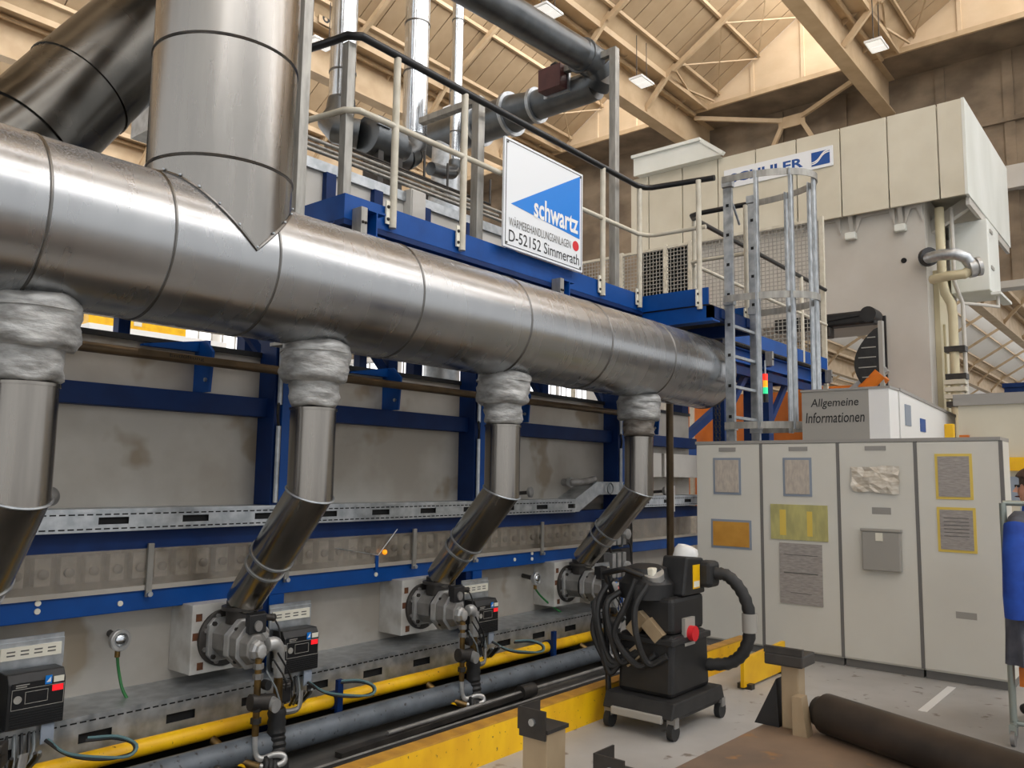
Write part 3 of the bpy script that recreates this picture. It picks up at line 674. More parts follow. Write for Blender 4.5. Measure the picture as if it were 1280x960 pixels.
e = [(5.81, 5.6, 4.80), (5.80, 5.6, 4.72), (5.74, 5.58, 4.66), (5.6, 5.56, 4.62), (5.42, 5.55, 4.60)]
for a, b_ in zip(e[:-1], e[1:]): obj('elbow_segment', B().cyl(a, b_, 0.066, 20), 'grey_duct', vc)
for x, z in ((4.7, 4.3), (5.0, 4.28), (5.35, 4.26), (5.6, 4.3)):
    obj('pipe_run', B().sweep([(x-0.6, 5.2, z), (x+0.3, 5.2, z), (x+0.3, 5.2, z+0.25)], 0.012, 6), 'cast_dark', vc)

# big dark duct with damper
dd = thing('dark_vent_duct', 'dark grey round duct with flanges, cone and elbow crossing above the sign', 'duct', (6.7, 5.3, 5.3))
ZV = 5.48; XD = 6.45
def seg_(p0, p1, r, r2=None, m='grey_duct', n='duct_section'): return obj(n, B().cyl(p0, p1, r, 36, r2), m, dd)
seg_((XD, 6.6, ZV), (XD, 5.40, ZV), 0.20); seg_((XD, 5.40, ZV), (XD, 5.06, ZV), 0.20, 0.15); seg_((XD, 5.06, ZV), (XD, 4.45, ZV), 0.15)
e = [(XD, 4.47, ZV), (XD, 4.33, ZV+0.01), (XD-0.03, 4.24, ZV+0.07), (XD-0.12, 4.24, ZV+0.14), (XD-0.3, 4.3, ZV+0.18)]
for a, b_ in zip(e[:-1], e[1:]): obj('elbow_segment', B().cyl(a, b_, 0.152, 36), 'grey_duct', dd)
seg_((XD-0.28, 4.3, ZV+0.18), (1.5, 4.3, 5.36), 0.145)
for y, r in ((5.85, 0.20), (5.40, 0.20), (5.06, 0.15)):
    fl = obj('flange', B().lathe((XD, y, ZV), (0, 1, 0), [(-0.02, r-0.01), (-0.02, r+0.035), (0.02, r+0.035), (0.02, r-0.01)], 36, cap=False), 'galv', dd)
obj('flange', B().lathe((XD-0.28, 4.3, ZV+0.18), (1, 0, 0), [(-0.015, 0.14), (-0.015, 0.17), (0.015, 0.17), (0.015, 0.14)], 36, cap=False), 'grey_duct', dd)
seg_((XD, 6.35, ZV-0.1), (XD, 6.35, 3.9), 0.17, None, 'galv', 'down_pipe')
obj('down_flange', B().lathe((XD, 6.35, 4.75), (0, 0, 1), [(0, 0.16), (0, 0.24), (0.03, 0.24), (0.03, 0.16)], 32, cap=False), 'cast_dark', dd)
seg_((XD, 6.35, 4.75), (XD, 6.35, 2.4), 0.2, None, 'galv', 'down_pipe')
dm = obj('damper_drive', B().box(6.16, 6.28, 4.55, 4.82, 5.44, 5.67), 'maroon', dd, smooth=False, bevel=0.006)
obj('drive_plate', B().box(6.28, 6.31, 4.53, 4.84, 5.42, 5.69), 'galv', dm, smooth=False)
obj('drive_cable', B().sweep([(6.22, 4.72, 5.67), (6.22, 4.70, 5.71), (6.22, 4.65, 5.72), (6.22, 4.61, 5.69)], 0.012, 6), 'black', dm)

# ================================================================== PLATFORM
pf = thing('service_platform', 'blue steel service platform above the duct with toe boards and grating', 'platform', (6, 4.3, 2.3))
YP = 3.90
def ibeam(p0, p1, h, wd, parent, m='blue', tf=0.012):
    p0 = Vector(p0); p1 = Vector(p1); up = Vector((0, 0, 1)); b = B()
    b.bar(p0, p1, 0.01, h-2*tf); b.bar(p0+up*(h/2-tf/2), p1+up*(h/2-tf/2), wd, tf); b.bar(p0-up*(h/2-tf/2), p1-up*(h/2-tf/2), wd, tf)
    return obj('i_beam', b, m, parent, smooth=False)
obj('toe_board', B().box(3.08, 6.58, YP-0.012, YP, 3.19, 3.345), 'blue', pf, smooth=False)
obj('toe_board', B().box(3.08, 3.092, YP, 4.93, 3.19, 3.345), 'blue', pf, smooth=False)
obj('toe_board', B().box(6.58, 6.592, 3.22, YP, 3.18, 3.33), 'blue', pf, smooth=False)
obj('toe_board', B().box(7.58, 7.592, 3.24, YP, 3.18, 3.33), 'blue', pf, smooth=False)
obj('toe_board', B().box(7.58, 11.7, YP+0.02, YP+0.032, 3.20, 3.36), 'blue', pf, smooth=False)
obj('edge_channel', B().box(3.08, 6.6, YP-0.01, YP+0.08, 3.155, 3.19), 'blue_dark', pf, smooth=False)
ibeam((3.3, YP+0.12, 3.07), (11.7, YP+0.12, 3.07), 0.17, 0.12, pf, 'blue')
ibeam((2.9, 4.8, 3.07), (11.7, 4.8, 3.07), 0.17, 0.12, pf, 'blue_dark')
for x, zc in ((3.265, 3.175), (5.30, 3.135), (8.4, 3.085), (9.55, 3.085), (11.62, 3.085)):
    cb = ibeam((x, YP-0.10, zc), (x, YP-0.014, zc), 0.17, 0.14, pf, 'blue') if x < 8 else ibeam((x, YP-0.02, zc), (x, 4.9, zc), 0.16, 0.13, pf, 'blue_dark')
    obj('end_plate', B().box(x-0.125, x-0.078, YP-0.10, YP-0.014, zc-0.085, zc+0.085), 'post_steel', cb, smooth=False)
    for dx in (-0.112, -0.09): obj('bolt', B().ball((x+dx, YP-0.103, zc-0.01), 0.010, 8), 'cast_dark', cb)
obj('side_channel', B().box(6.60, 6.66, 3.20, YP, 3.04, 3.17), 'blue', pf, smooth=False)
obj('side_channel', B().box(6.58, 6.72, 3.18, YP, 3.03, 3.045), 'blue', pf, smooth=False)
obj('side_channel', B().box(7.50, 7.56, 3.20, YP, 3.04, 3.17), 'blue_dark', pf, smooth=False)
obj('front_channel', B().box(6.60, 7.56, 3.20, 3.25, 3.06, 3.17), 'blue_dark', pf, smooth=False)
b = B(); x = 3.10
while x < 11.7: b.box(x, x+0.006, YP, 4.9, 3.155, 3.185); x += 0.034
for i in range(9): b.box(3.1, 11.7, YP+0.02+i*0.115, YP+0.026+i*0.115, 3.165, 3.18)
x = 6.61
while x < 7.56: b.box(x, x+0.006, 3.22, YP, 3.155, 3.185); x += 0.034
obj('grating', b, 'cast_dark', pf, kind='stuff', smooth=False)
for x in (8.65, 9.9, 11.5):
    c = obj('column', B().box(x-0.07, x+0.07, 4.02, 4.16, 0.276, 2.99), 'blue_dark', pf, smooth=False)
    obj('column_brace', B().bar((x+0.05, 4.09, 2.3), (x+0.75, 4.09, 2.97), 0.06, 0.07), 'blue_dark', c, smooth=False)
obj('stringer', B().box(7.8, 11.7, 4.0, 4.05, 2.86, 2.96), 'blue_dark', pf, smooth=False)

# railings
def rail_post(x, y, z0, z1, parent, plate=True):
    p = obj('post', B().cyl((x, y, z0), (x, y, z1), 0.024, 14), 'cream', parent)
    if plate:
        obj('post_plate', B().box(x-0.055, x-0.025, y+0.0, y+0.012, z0+0.02, z0+0.17), 'ivory', p, smooth=False)
        for z in (z0+0.05, z0+0.13): obj('bolt', B().ball((x-0.04, y-0.002, z), 0.012, 8), 'cast_dark', p)
    return p
r1 = thing('railing', 'cream railing with black handrail along the platform edge beside the blue-white sign', 'railing', (4.8, 3.88, 3.2))
YR = 3.865
obj('handrail', B().sweep([(2.9, 5.0, 4.37), (3.07, 4.05, 4.37), (3.085, 3.93, 4.37), (3.15, YR, 4.37), (6.46, YR, 4.36), (6.55, YR-0.03, 4.36), (6.59, 3.78, 4.36), (6.63, 3.17, 4.33)], 0.026, 12), 'black_paint', r1)
obj('mid_rail', B().sweep([(2.9, 5.0, 3.885), (3.07, 4.05, 3.885), (3.085, 3.93, 3.885), (3.15, YR, 3.885), (6.46, YR, 3.90), (6.56, YR-0.04, 3.90), (6.60, 3.75, 3.90), (6.61, 3.25, 3.89)], 0.02, 12), 'cream', r1)
for x in (3.45, 4.10, 5.88, 6.50): rail_post(x, YR, 3.21, 4.35, r1)
rail_post(6.575, 3.30, 3.14, 4.32, r1)
obj('corner_post', B().box(3.09, 3.15, 3.92, 3.98, 3.34, 4.34), 'post_steel', r1, smooth=False, bevel=0.004)
r2 = thing('railing', 'cream railing with black handrail on the far platform section behind the ladder cage', 'railing', (9.7, 3.92, 3.2))
obj('handrail', B().sweep([(7.60, 3.20, 4.37), (7.57, 3.80, 4.37), (7.60, 3.89, 4.37), (7.70, 3.925, 4.37), (11.8, 3.95, 4.37)], 0.026, 12), 'black_paint', r2)
obj('mid_rail', B().sweep([(7.60, 3.24, 3.87), (7.57, 3.80, 3.87), (7.60, 3.89, 3.87), (7.70, 3.925, 3.87), (11.8, 3.95, 3.86)], 0.02, 12), 'cream', r2)
for x in (7.72, 9.25, 10.8): rail_post(x, 3.93, 3.2, 4.36, r2)
rail_post(7.585, 3.30, 3.14, 4.36, r2)
# steel frames that carry the ducts
f1 = thing('support_frame', 'tall galvanised square post beside the stack rising out of view', 'frame', (2.84, 4.0, 2.4))
obj('post', B().box(2.81, 2.875, 4.0, 4.065, 2.4, 7.5), 'post_steel', f1, smooth=False, bevel=0.004)
obj('base_plate', B().box(2.76, 2.92, 3.95, 4.12, 2.38, 2.4), 'post_steel', f1, smooth=False)
f2 = thing('support_frame', 'short galvanised post with arm left of the sign holding the vertical ducts', 'frame', (4.37, 3.98, 3.19))
obj('post', B().box(4.34, 4.41, 3.95, 4.02, 3.19, 4.42), 'post_steel', f2, smooth=False, bevel=0.004)
obj('arm', B().box(4.345, 4.405, 3.95, 4.6, 4.42, 4.47), 'post_steel', f2, smooth=False, bevel=0.004)
f3 = thing('support_frame', 'tall galvanised portal post with top arm right of the sign holding the dark duct', 'frame', (6.25, 3.98, 3.19))
obj('post', B().box(6.215, 6.285, 3.95, 4.02, 3.19, 5.66), 'post_steel', f3, smooth=False, bevel=0.004)
obj('arm', B().box(6.22, 6.28, 4.02, 4.62, 5.595, 5.66), 'post_steel', f3, smooth=False, bevel=0.004)
obj('foot', B().box(6.12, 6.28, 3.92, 4.02, 3.19, 3.22), 'post_steel', f3, smooth=False)

# sign
sg = thing('company_sign', 'white square sign with blue triangle and company lettering on the railing', 'sign', (5.0, 3.82, 3.33))
X0, X1, Z0, Z1 = 4.485, 5.50, 3.325, 4.165
obj('board', B().box(X0, X1, 3.815, 3.835, Z0, Z1), 'sign_white', sg, smooth=False, bevel=0.003)
fr = B()
for a in ((X0+0.02, X1-0.02, Z0+0.018, Z0+0.024), (X0+0.02, X1-0.02, Z1-0.024, Z1-0.018), (X0+0.018, X0+0.024, Z0+0.02, Z1-0.02), (X1-0.024, X1-0.018, Z0+0.02, Z1-0.02)):
    fr.box(a[0], a[1], 3.8135, 3.815, a[2], a[3])
obj('border_line', fr, 'ink', sg, smooth=False)
obj('blue_triangle', flat([(4.565, 3.815, 3.665), (5.455, 3.815, 3.60), (5.455, 3.815, 4.135)], 0.002, (0, -1, 0)), 'sign_blue', sg, smooth=False)
text('lettering', 'schwartz', '-y', 4.84, 5.43, 3.632, 3.80, 3.811, 'white', sg, fat=0.022)
text('lettering', 'WÄRMEBEHANDLUNGSANLAGEN', '-y', 4.545, 5.33, 3.492, 3.572, 3.813, 'ink_grey', sg)
text('lettering', 'D-52152 Simmerath', '-y', 4.545, 5.45, 3.375, 3.465, 3.813, 'ink', sg, fat=0.004)
obj('red_dot', B().cyl((5.40, 3.815, 3.53), (5.40, 3.812, 3.53), 0.042, 28), 'red', sg)
for x in (X0+0.035, X1-0.035):
    for z in (Z0+0.035, Z1-0.035): obj('screw', B().cyl((x, 3.815, z), (x, 3.81, z), 0.009, 10), 'ink_grey', sg)

# ladder with cage
YL, XL, XRr = 3.15, 6.86, 7.40
ld = thing('cage_ladder', 'galvanised ladder with round safety cage at the platform end', 'ladder', (7.15, YL, 2.05))
for x, zt in ((XL, 4.29), (XRr, 4.29)):
    st = obj('stile', B().box(x-0.018, x+0.018, YL-0.04, YL+0.04, 0.28, zt), 'galv', ld, smooth=False)
    for i in range(8): obj('stile_hole', B().box(x-0.020, x-0.017, YL-0.014, YL+0.014, 2.20+i*0.275-0.014, 2.20+i*0.275+0.014), 'slot', st, smooth=False)
for i in range(-6, 4):
    obj('rung', B().box(XL, XRr, YL-0.014, YL+0.014, 2.20+i*0.275-0.014, 2.20+i*0.275+0.014), 'galv', ld, smooth=False, bevel=0.004)
XC = (XL+XRr)/2; AX, AY = 0.385, 0.70
def cage_pt(an, z): return Vector((XC-AX*math.cos(an), YL-AY*math.sin(an)**0.9, z))
for z in (4.335, 3.24, 2.115):
    b = B(); n = 28; hh = 0.03; n0 = 0
    for i in range(n+1):
        an = math.pi*i/n; p = cage_pt(an, z); c = Vector((XC, YL-0.2, z)); d = (p-c).normalized()
        for q, zo in ((p, -hh), (p, hh), (p+d*0.008, hh), (p+d*0.008, -hh)): b.v.append((q.x, q.y, q.z+zo))
    for i in range(n):
        for j in range(4): b.f.append((i*4+j, i*4+(j+1) % 4, (i+1)*4+(j+1) % 4, (i+1)*4+j))
    obj('hoop', b, 'post_steel', ld, ang=0.5)
    obj('hoop_clamp', B().box(XL-0.03, XL+0.03, YL-0.05, YL+0.05, z-0.035, z+0.035), 'galv', ld, smooth=False)
    obj('hoop_clamp', B().box(XRr-0.03, XRr+0.03, YL-0.05, YL+0.05, z-0.035, z+0.035), 'galv', ld, smooth=False)
for f in (0.135, 0.3, 0.5, 0.7, 0.865):
    an = math.pi*f; p = cage_pt(an, 0)
    obj('cage_bar', B().box(p.x-0.045, p.x+0.045, p.y+0.008, p.y+0.02, 2.08, 4.36).cyl((p.x, p.y+0.02, 2.08), (p.x, p.y+0.02, 4.36), 0.018, 10), 'galv', ld)
obj('fixing_bracket', B().box(XL-0.09, XL+0.09, YL+0.035, YL+0.06, 3.08, 3.16), 'blue_dark', ld, smooth=False)
obj('fixing_bracket', B().box(XRr-0.09, XRr+0.09, YL+0.035, YL+0.06, 3.08, 3.16), 'blue_dark', ld, smooth=False)
obj('top_hook', B().sweep([(XL, YL, 4.22), (XL+0.15, YL+0.02, 4.18), (XL+0.35, YL+0.05, 4.05)], 0.012, 6), 'galv', ld)
# wire fence
fe = thing('mesh_fence', 'wire mesh guard fence between the platform and the press', 'fence', (11.85, 6.1, 0.276))
ys = [4.0, 5.05, 6.1, 6.55, 7.4, 8.4]
for y in ys: obj('fence_post', B().box(11.82, 11.88, y-0.03, y+0.03, 0.276, 5.48), 'cream', fe, smooth=False)
for a, b_ in zip(ys[:-1], ys[1:]):
    b = B(); y = a+0.05
    while y < b_-0.03: b.box(11.845, 11.851, y-0.006, y+0.006, 3.3, 5.44); y += 0.062
    z = 3.3
    while z < 5.45: b.box(11.838, 11.845, a, b_, z-0.006, z+0.006); z += 0.062
    obj('wire_mesh', b, 'post_steel', fe, kind='stuff', smooth=False)
    obj('top_bar', B().box(11.83, 11.87, a, b_, 5.42, 5.46), 'cream', fe, smooth=False)
sl = thing('signal_tower', 'red amber and green signal light under the far platform', 'signal light', (9.4, 3.88, 2.6))
obj('stem', B().cyl((9.4, 3.88, 2.60), (9.4, 3.88, 3.06), 0.012, 8), 'galv', sl)
for z, m_ in ((2.66, 'lamp_green'), (2.74, 'lamp_amber'), (2.82, 'lamp_red')): obj('lens', B().cyl((9.4, 3.88, z), (9.4, 3.88, z+0.078), 0.028, 16), m_, sl)
obj('foot', B().cyl((9.4, 3.88, 2.56), (9.4, 3.88, 2.66), 0.034, 14), 'black', sl)
# ================================================================== CABLE TRAYS
def tray(name, lb, x0, x1, yf, z0, z1, yb, pitch, ox, sw, sh, cat='cable tray', dash=True):
    t = thing(name, lb, cat, ((x0+x1)/2, yf, z0))
    zc = (z0+z1)/2
    f = B(); f.box(x0, x1, yf, yf+0.004, zc+sh/2, z1); f.box(x0, x1, yf, yf+0.004, z0, zc-sh/2)
    x = x0; c = ox
    while c < x1:
        if c-sw/2 > x: f.box(x, c-sw/2, yf, yf+0.004, zc-sh/2, zc+sh/2)
        x = c+sw/2; c += pitch
    if x < x1: f.box(x, x1, yf, yf+0.004, zc-sh/2, zc+sh/2)
    obj('front_plate', f, 'galv', t, smooth=False)
    obj('lid', B().box(x0, x1, yf-0.006, yb, z1, z1+0.006).box(x0, x1, yf-0.006, yf-0.002, z1-0.012, z1), 'galv', t, smooth=False)
    obj('inner', B().box(x0, x1, yf+0.02, yb, z0, z1-0.002), 'slot', t, smooth=False)
    if dash:
        d = B(); x = x0+0.03
        while x < x1-0.05:
            if x > 1.2:
                d.box(x, x+0.03, yf-0.0012, yf+0.002, z1-0.026, z1-0.019)
                d.box(x, x+0.03, yf-0.0012, yf+0.002, z0+0.012, z0+0.019)
            x += 0.044
        obj('slot_row', d, 'slot', t, kind='stuff', smooth=False)
    return t
t1 = tray('cable_tray', 'upper galvanised cable tray with dark slots below the casing panels', -1.6, 6.08, 4.28, 1.338, 1.448, YW, 0.45, 1.098, 0.155, 0.036)
def trayriser(t):
    b = B(); b.prism([(6.08, 1.342), (6.14, 1.342), (6.46, 1.49), (6.88, 1.49), (6.88, 1.60), (6.42, 1.60), (6.08, 1.452)], 'y', 4.28, 4.30)
    obj('riser_plate', b, 'galv', t, smooth=False)
    obj('riser_lid', B().prism([(6.08, 1.452), (6.42, 1.60), (6.88, 1.60), (6.88, 1.607), (6.42, 1.607), (6.08, 1.459)], 'y', 4.275, YW), 'galv', t, smooth=False)
    obj('cable_coil', B().sweep([Vector((6.62, 4.27, 1.545))+Vector((0.05*math.cos(a), -0.01, 0.05*math.sin(a))) for a in [i*0.6 for i in range(14)]], 0.006, 6), 'cable_grey', t)
trayriser(t1)
tray('cable_tray', 'short galvanised cable tray right of the last exhaust pipe', 7.0, 8.6, 4.28, 1.36, 1.465, YW, 0.45, 7.3, 0.155, 0.036)
tray('cable_tray', 'lower galvanised cable tray behind the yellow gas pipe', -1.6, 6.4, 4.10, 0.30, 0.495, YW, 0.43, 1.034, 0.157, 0.045)

# ================================================================== PIPES ALONG THE FURNACE
gp = thing('gas_pipe', 'yellow gas pipe along the foot of the furnace', 'pipe', (2.3, 4.0, 0.27))
obj('pipe', B().cyl((-1.6, 4.0, 0.322), (6.2, 4.0, 0.324), 0.041, 24), 'yellow_worn', gp)
for x in (3.22, 5.32):
    c = obj('pipe_clamp', B().lathe((x-0.02, 4.0, 0.325), (1, 0, 0), [(0, 0.043), (0, 0.051), (0.04, 0.051), (0.04, 0.043)], 20, cap=False).box(x-0.02, x+0.02, 3.93, 3.955, 0.22, 0.45), 'blue_dark', gp)
    obj('bolt', B().cyl((x, 3.93, 0.25), (x, 3.91, 0.25), 0.014, 8), 'galv', c)
ap = thing('air_pipe', 'thick grey-blue air pipe below the yellow gas pipe', 'pipe', (2.3, 3.84, 0.17))
obj('pipe', B().cyl((-1.6, 3.84, 0.238), (6.2, 3.84, 0.228), 0.066, 32), 'grey_pipe', ap)
obj('drain_cock', B().cyl((2.34, 3.765, 0.22), (2.34, 3.76, 0.13), 0.012, 8).ball((2.34, 3.765, 0.21), 0.02, 8), 'cast_dark', ap)
vp = thing('vent_pipe', 'thin brown vent pipe with paper label above the blue beam', 'pipe', (5, 4.27, 2.27))
obj('pipe', B().cyl((-1.6, 4.27, 2.262), (7.1, 4.27, 2.272), 0.027, 16), 'brown_pipe', vp)
obj('pipe_label', B().box(2.05, 2.62, 4.2405, 4.244, 2.255, 2.286), 'brown_pipe', vp, smooth=False)
text('lettering', 'Entlüftung', '-y', 2.22, 2.42, 2.258, 2.283, 4.2395, 'ink', vp)
dp = thing('drop_pipe', 'brown vertical pipe with bend right of the last exhaust pipe', 'pipe', (7.2, 3.95, 0.3))
obj('pipe', B().sweep([(6.75, 4.27, 2.60), (6.95, 4.1, 2.62), (7.12, 3.97, 2.61), (7.19, 3.95, 2.56), (7.205, 3.95, 2.48), (7.205, 3.95, 0.3)], 0.036, 14), 'brown_pipe', dp)
obj('pipe_union', B().cyl((7.205, 3.95, 2.40), (7.205, 3.95, 2.45), 0.045, 14), 'brown_pipe', dp)
obj('marker', B().box(7.235, 7.26, 3.93, 3.955, 1.33, 1.58), 'white', dp, smooth=False)

# ================================================================== BURNERS
XB = LEGX[1]-0.03
bu = thing('burner', 'cast burner below the second exhaust pipe, nearest and largest, beside a black controller', 'burner', (XB, 4.46, 0.28), group='burners along the furnace wall')
ZB = 0.735
obj('mounting_box', B().box(XB-0.19, XB+0.19, 4.245, YW, 0.555, 0.925), 'box_white', bu, smooth=False, bevel=0.004)
for dx, dz in ((-0.15, 0.12), (-0.13, -0.14), (-0.165, 0.02)): obj('rust_spot', B().box(XB+dx-0.018, XB+dx+0.018, 4.243, 4.246, ZB+dz-0.02, ZB+dz+0.02), 'rust', bu, smooth=False)
obj('flange', B().lathe((XB, 4.245, ZB), (0, -1, 0), [(0, 0.155), (0.018, 0.155), (0.022, 0.15)], 36), 'cast_dark', bu)
for i in range(8):
    a = R(22.5+45*i); obj('flange_bolt', B().cyl((XB+0.132*math.cos(a), 4.228, ZB+0.132*math.sin(a)), (XB+0.132*math.cos(a), 4.21, ZB+0.132*math.sin(a)), 0.013, 6), 'cast', bu)
def octo(r, c): return [(XB+r*math.cos(R(22.5+45*i)), c+r*math.sin(R(22.5+45*i))) for i in range(8)]
ch = 0.035; s = 0.115
obj('square_plate', B().prism([(XB-s+ch, ZB-s), (XB+s-ch, ZB-s), (XB+s, ZB-s+ch), (XB+s, ZB+s-ch), (XB+s-ch, ZB+s), (XB-s+ch, ZB+s), (XB-s, ZB+s-ch), (XB-s, ZB-s+ch)], 'y', 4.195, 4.223), 'alu', bu, smooth=False, bevel=0.004)
for dx in (-1, 1):
    for dz in (-1, 1): obj('plate_bolt', B().cyl((XB+dx*0.088, 4.196, ZB+dz*0.088), (XB+dx*0.088, 4.18, ZB+dz*0.088), 0.013, 6), 'cast_dark', bu)
obj('exhaust_body', B().prism(octo(0.104, ZB), 'y', 4.06, 4.195), 'cast_mid', bu, smooth=False, bevel=0.005)
obj('outlet_neck', B().lathe((XB+0.03, 4.115, ZB+0.09), (0, 0, 1), [(0, 0.085), (0.07, 0.085), (0.072, 0.11), (0.092, 0.11), (0.094, 0.085), (0.12, 0.085)], 28), 'cast_dark', bu)
obj('dark_ring', B().lathe((XB, 4.06, ZB), (0, -1, 0), [(0, 0.112), (0.014, 0.118), (0.028, 0.112)], 32), 'black', bu)
obj('housing', B().prism(octo(0.138, ZB), 'y', 3.985, 4.032), 'alu', bu, smooth=False, bevel=0.006)
def cone8(r0, r1, y0, y1):
    b = B(); a = octo(r0, ZB); c = octo(r1, ZB)
    return b.poly([(u, y0, v) for u, v in a]+[(u, y1, v) for u, v in c], [tuple(range(8)), tuple(reversed(range(8, 16)))]+[(i, i+8, (i+1) % 8+8, (i+1) % 8) for i in range(8)])
obj('air_housing', cone8(0.130, 0.104, 3.985, 3.89), 'cast_mid', bu, smooth=False, bevel=0.005)
obj('rib', B().prism(octo(0.122, ZB), 'y', 3.872, 3.89), 'alu', bu, smooth=False, bevel=0.004)
obj('front_housing', cone8(0.098, 0.075, 3.872, 3.79), 'cast_mid', bu, smooth=False, bevel=0.005)
for i in range(4):
    a = R(45+90*i); obj('housing_bolt', B().cyl((XB+0.118*math.cos(a), 3.985, ZB+0.118*math.sin(a)), (XB+0.118*math.cos(a), 3.97, ZB+0.118*math.sin(a)), 0.011, 6), 'cast_dark', bu)
obj('gas_head', B().lathe((XB, 3.79, ZB-0.005), (0, -1, 0), [(0, 0.055), (0.03, 0.052), (0.045, 0.04), (0.065, 0.036), (0.068, 0.02)], 8), 'alu', bu, smooth=False)
ac = obj('actuator', B().box(XB-0.055, XB+0.075, 3.80, 3.90, ZB+0.075, ZB+0.175), 'black', bu, smooth=False, bevel=0.006)
obj('actuator_dial', B().cyl((XB+0.01, 3.80, ZB+0.115), (XB+0.01, 3.785, ZB+0.115), 0.028, 16), 'cast', ac)
obj('actuator_plug', B().cyl((XB+0.075, 3.84, ZB+0.15), (XB+0.15, 3.84, ZB+0.14), 0.018, 10).ball((XB+0.15, 3.84, ZB+0.14), 0.022, 8), 'cast_dark', ac)
obj('ignition_wire', B().sweep(smooth([(XB+0.15, 3.84, ZB+0.14), (XB+0.19, 3.82, ZB+0.08), (XB+0.19, 3.80, ZB-0.05), (XB+0.15, 3.8, ZB-0.14), (XB+0.2, 3.85, ZB-0.19)], 4), 0.006, 6), 'black', bu)
# gas and air lines below the head
obj('gas_elbow', B().sweep(smooth([(XB+0.06, 3.75, ZB+0.02), (XB+0.11, 3.75, ZB+0.02), (XB+0.15, 3.76, ZB-0.01), (XB+0.165, 3.77, ZB-0.07), (XB+0.165, 3.77, ZB-0.16)], 4), 0.036, 14), 'alu', bu)
for z in (ZB-0.03, ZB-0.11): obj('union_nut', B().lathe((XB+0.165, 3.77, z), (0, 0, 1), [(0, 0.045), (0.03, 0.045)], 6), 'alu', bu)
obj('air_riser', B().cyl((XB+0.165, 3.77, ZB-0.16), (XB+0.165, 3.77, ZB-0.33), 0.03, 12), 'brass', bu)
obj('gas_riser', B().cyl((XB-0.02, 3.73, ZB-0.04), (XB-0.02, 3.73, ZB-0.42), 0.022, 12), 'brass', bu)
for z in (ZB-0.09, ZB-0.14, ZB-0.30, ZB-0.36): obj('pipe_nut', B().lathe((XB-0.02, 3.73, z), (0, 0, 1), [(0, 0.034), (0.028, 0.034)], 6), 'cast_dark' if z < ZB-0.2 else 'cast', bu)
vv = obj('gas_valve', B().cyl((XB-0.07, 3.73, ZB-0.25), (XB+0.10, 3.73, ZB-0.27), 0.042, 16), 'cast_dark', bu)
obj('valve_cap', B().cyl((XB+0.08, 3.72, ZB-0.27), (XB+0.08, 3.66, ZB-0.28), 0.036, 16), 'alu', vv)
obj('valve_knob', B().cyl((XB+0.02, 3.72, ZB-0.17), (XB+0.02, 3.67, ZB-0.17), 0.026, 10), 'black', vv)
sol = obj('solenoid', B().box(XB+0.19, XB+0.29, 3.80, 3.88, ZB-0.31, ZB-0.21), 'cast_dark', bu, smooth=False, bevel=0.008)
obj('solenoid_coil', B().box(XB+0.20, XB+0.27, 3.77, 3.80, ZB-0.30, ZB-0.22), 'black', sol, smooth=False, bevel=0.006)
obj('solenoid_pipe', B().sweep(smooth([(XB+0.24, 3.84, ZB-0.31), (XB+0.25, 3.84, ZB-0.36), (XB+0.32, 3.83, ZB-0.37), (XB+0.38, 3.84, ZB-0.36), (XB+0.38, 3.86, ZB-0.28)], 4), 0.016, 8), 'cast', bu)
hz = [(XB+0.165, 3.77, ZB-0.32), (XB+0.165, 3.765, ZB-0.46), (XB+0.16, 3.74, ZB-0.55), (XB+0.14, 3.68, ZB-0.60), (XB+0.08, 3.66, ZB-0.60), (XB, 3.68, ZB-0.57)]
hp = []
for i in range(len(hz)-1):
    for j in range(6): hp.append(Vector(hz[i]).lerp(Vector(hz[i+1]), j/6))
hp.append(Vector(hz[-1]))
obj('corrugated_hose', B().sweep(hp, [0.062 if i % 2 else 0.054 for i in range(len(hp))], 16), 'rubber', bu)
obj('braided_line', B().sweep(smooth([(XB-0.02, 3.73, ZB-0.40), (XB-0.02, 3.72, ZB-0.50), (XB+0.01, 3.70, ZB-0.535), (XB+0.08, 3.66, ZB-0.52), (XB+0.13, 3.63, ZB-0.53), (XB+0.12, 3.62, ZB-0.56), (XB+0.02, 3.66, ZB-0.57), (XB-0.10, 3.78, ZB-0.535)], 4), 0.017, 10), 'alu', bu)
obj('tap', B().sweep([(XB-0.02, 3.67, ZB-0.565), (XB-0.12, 3.80, ZB-0.53), (XB-0.20, 3.96, ZB-0.45)], 0.022, 10), 'brass', bu)
obj('tap_handle', B().bar((XB-0.13, 3.76, ZB-0.54), (XB-0.02, 3.70, ZB-0.575), 0.02, 0.012), 'yellow', bu, smooth=False)
for i, (p, q, c) in enumerate((((0.08, 3.72, -0.05), (0.20, 3.74, -0.22), 'black'), ((0.02, 3.70, -0.1), (0.12, 3.70, -0.3), 'cable_grey'), ((0.1, 3.70, -0.02), (0.3, 3.8, -0.25), 'black'))):
    a = Vector((XB+p[0], p[1], ZB+p[2])); e_ = Vector((XB+q[0], q[1], ZB+q[2])); m_ = (a+e_)/2+Vector((0.03, -0.04, -0.05))
    obj('control_wire', B().sweep([a, a.lerp(m_, 0.6)+Vector((0, -0.02, 0)), m_, m_.lerp(e_, 0.5)+Vector((0, 0, -0.02)), e_], 0.006, 6), c, bu)
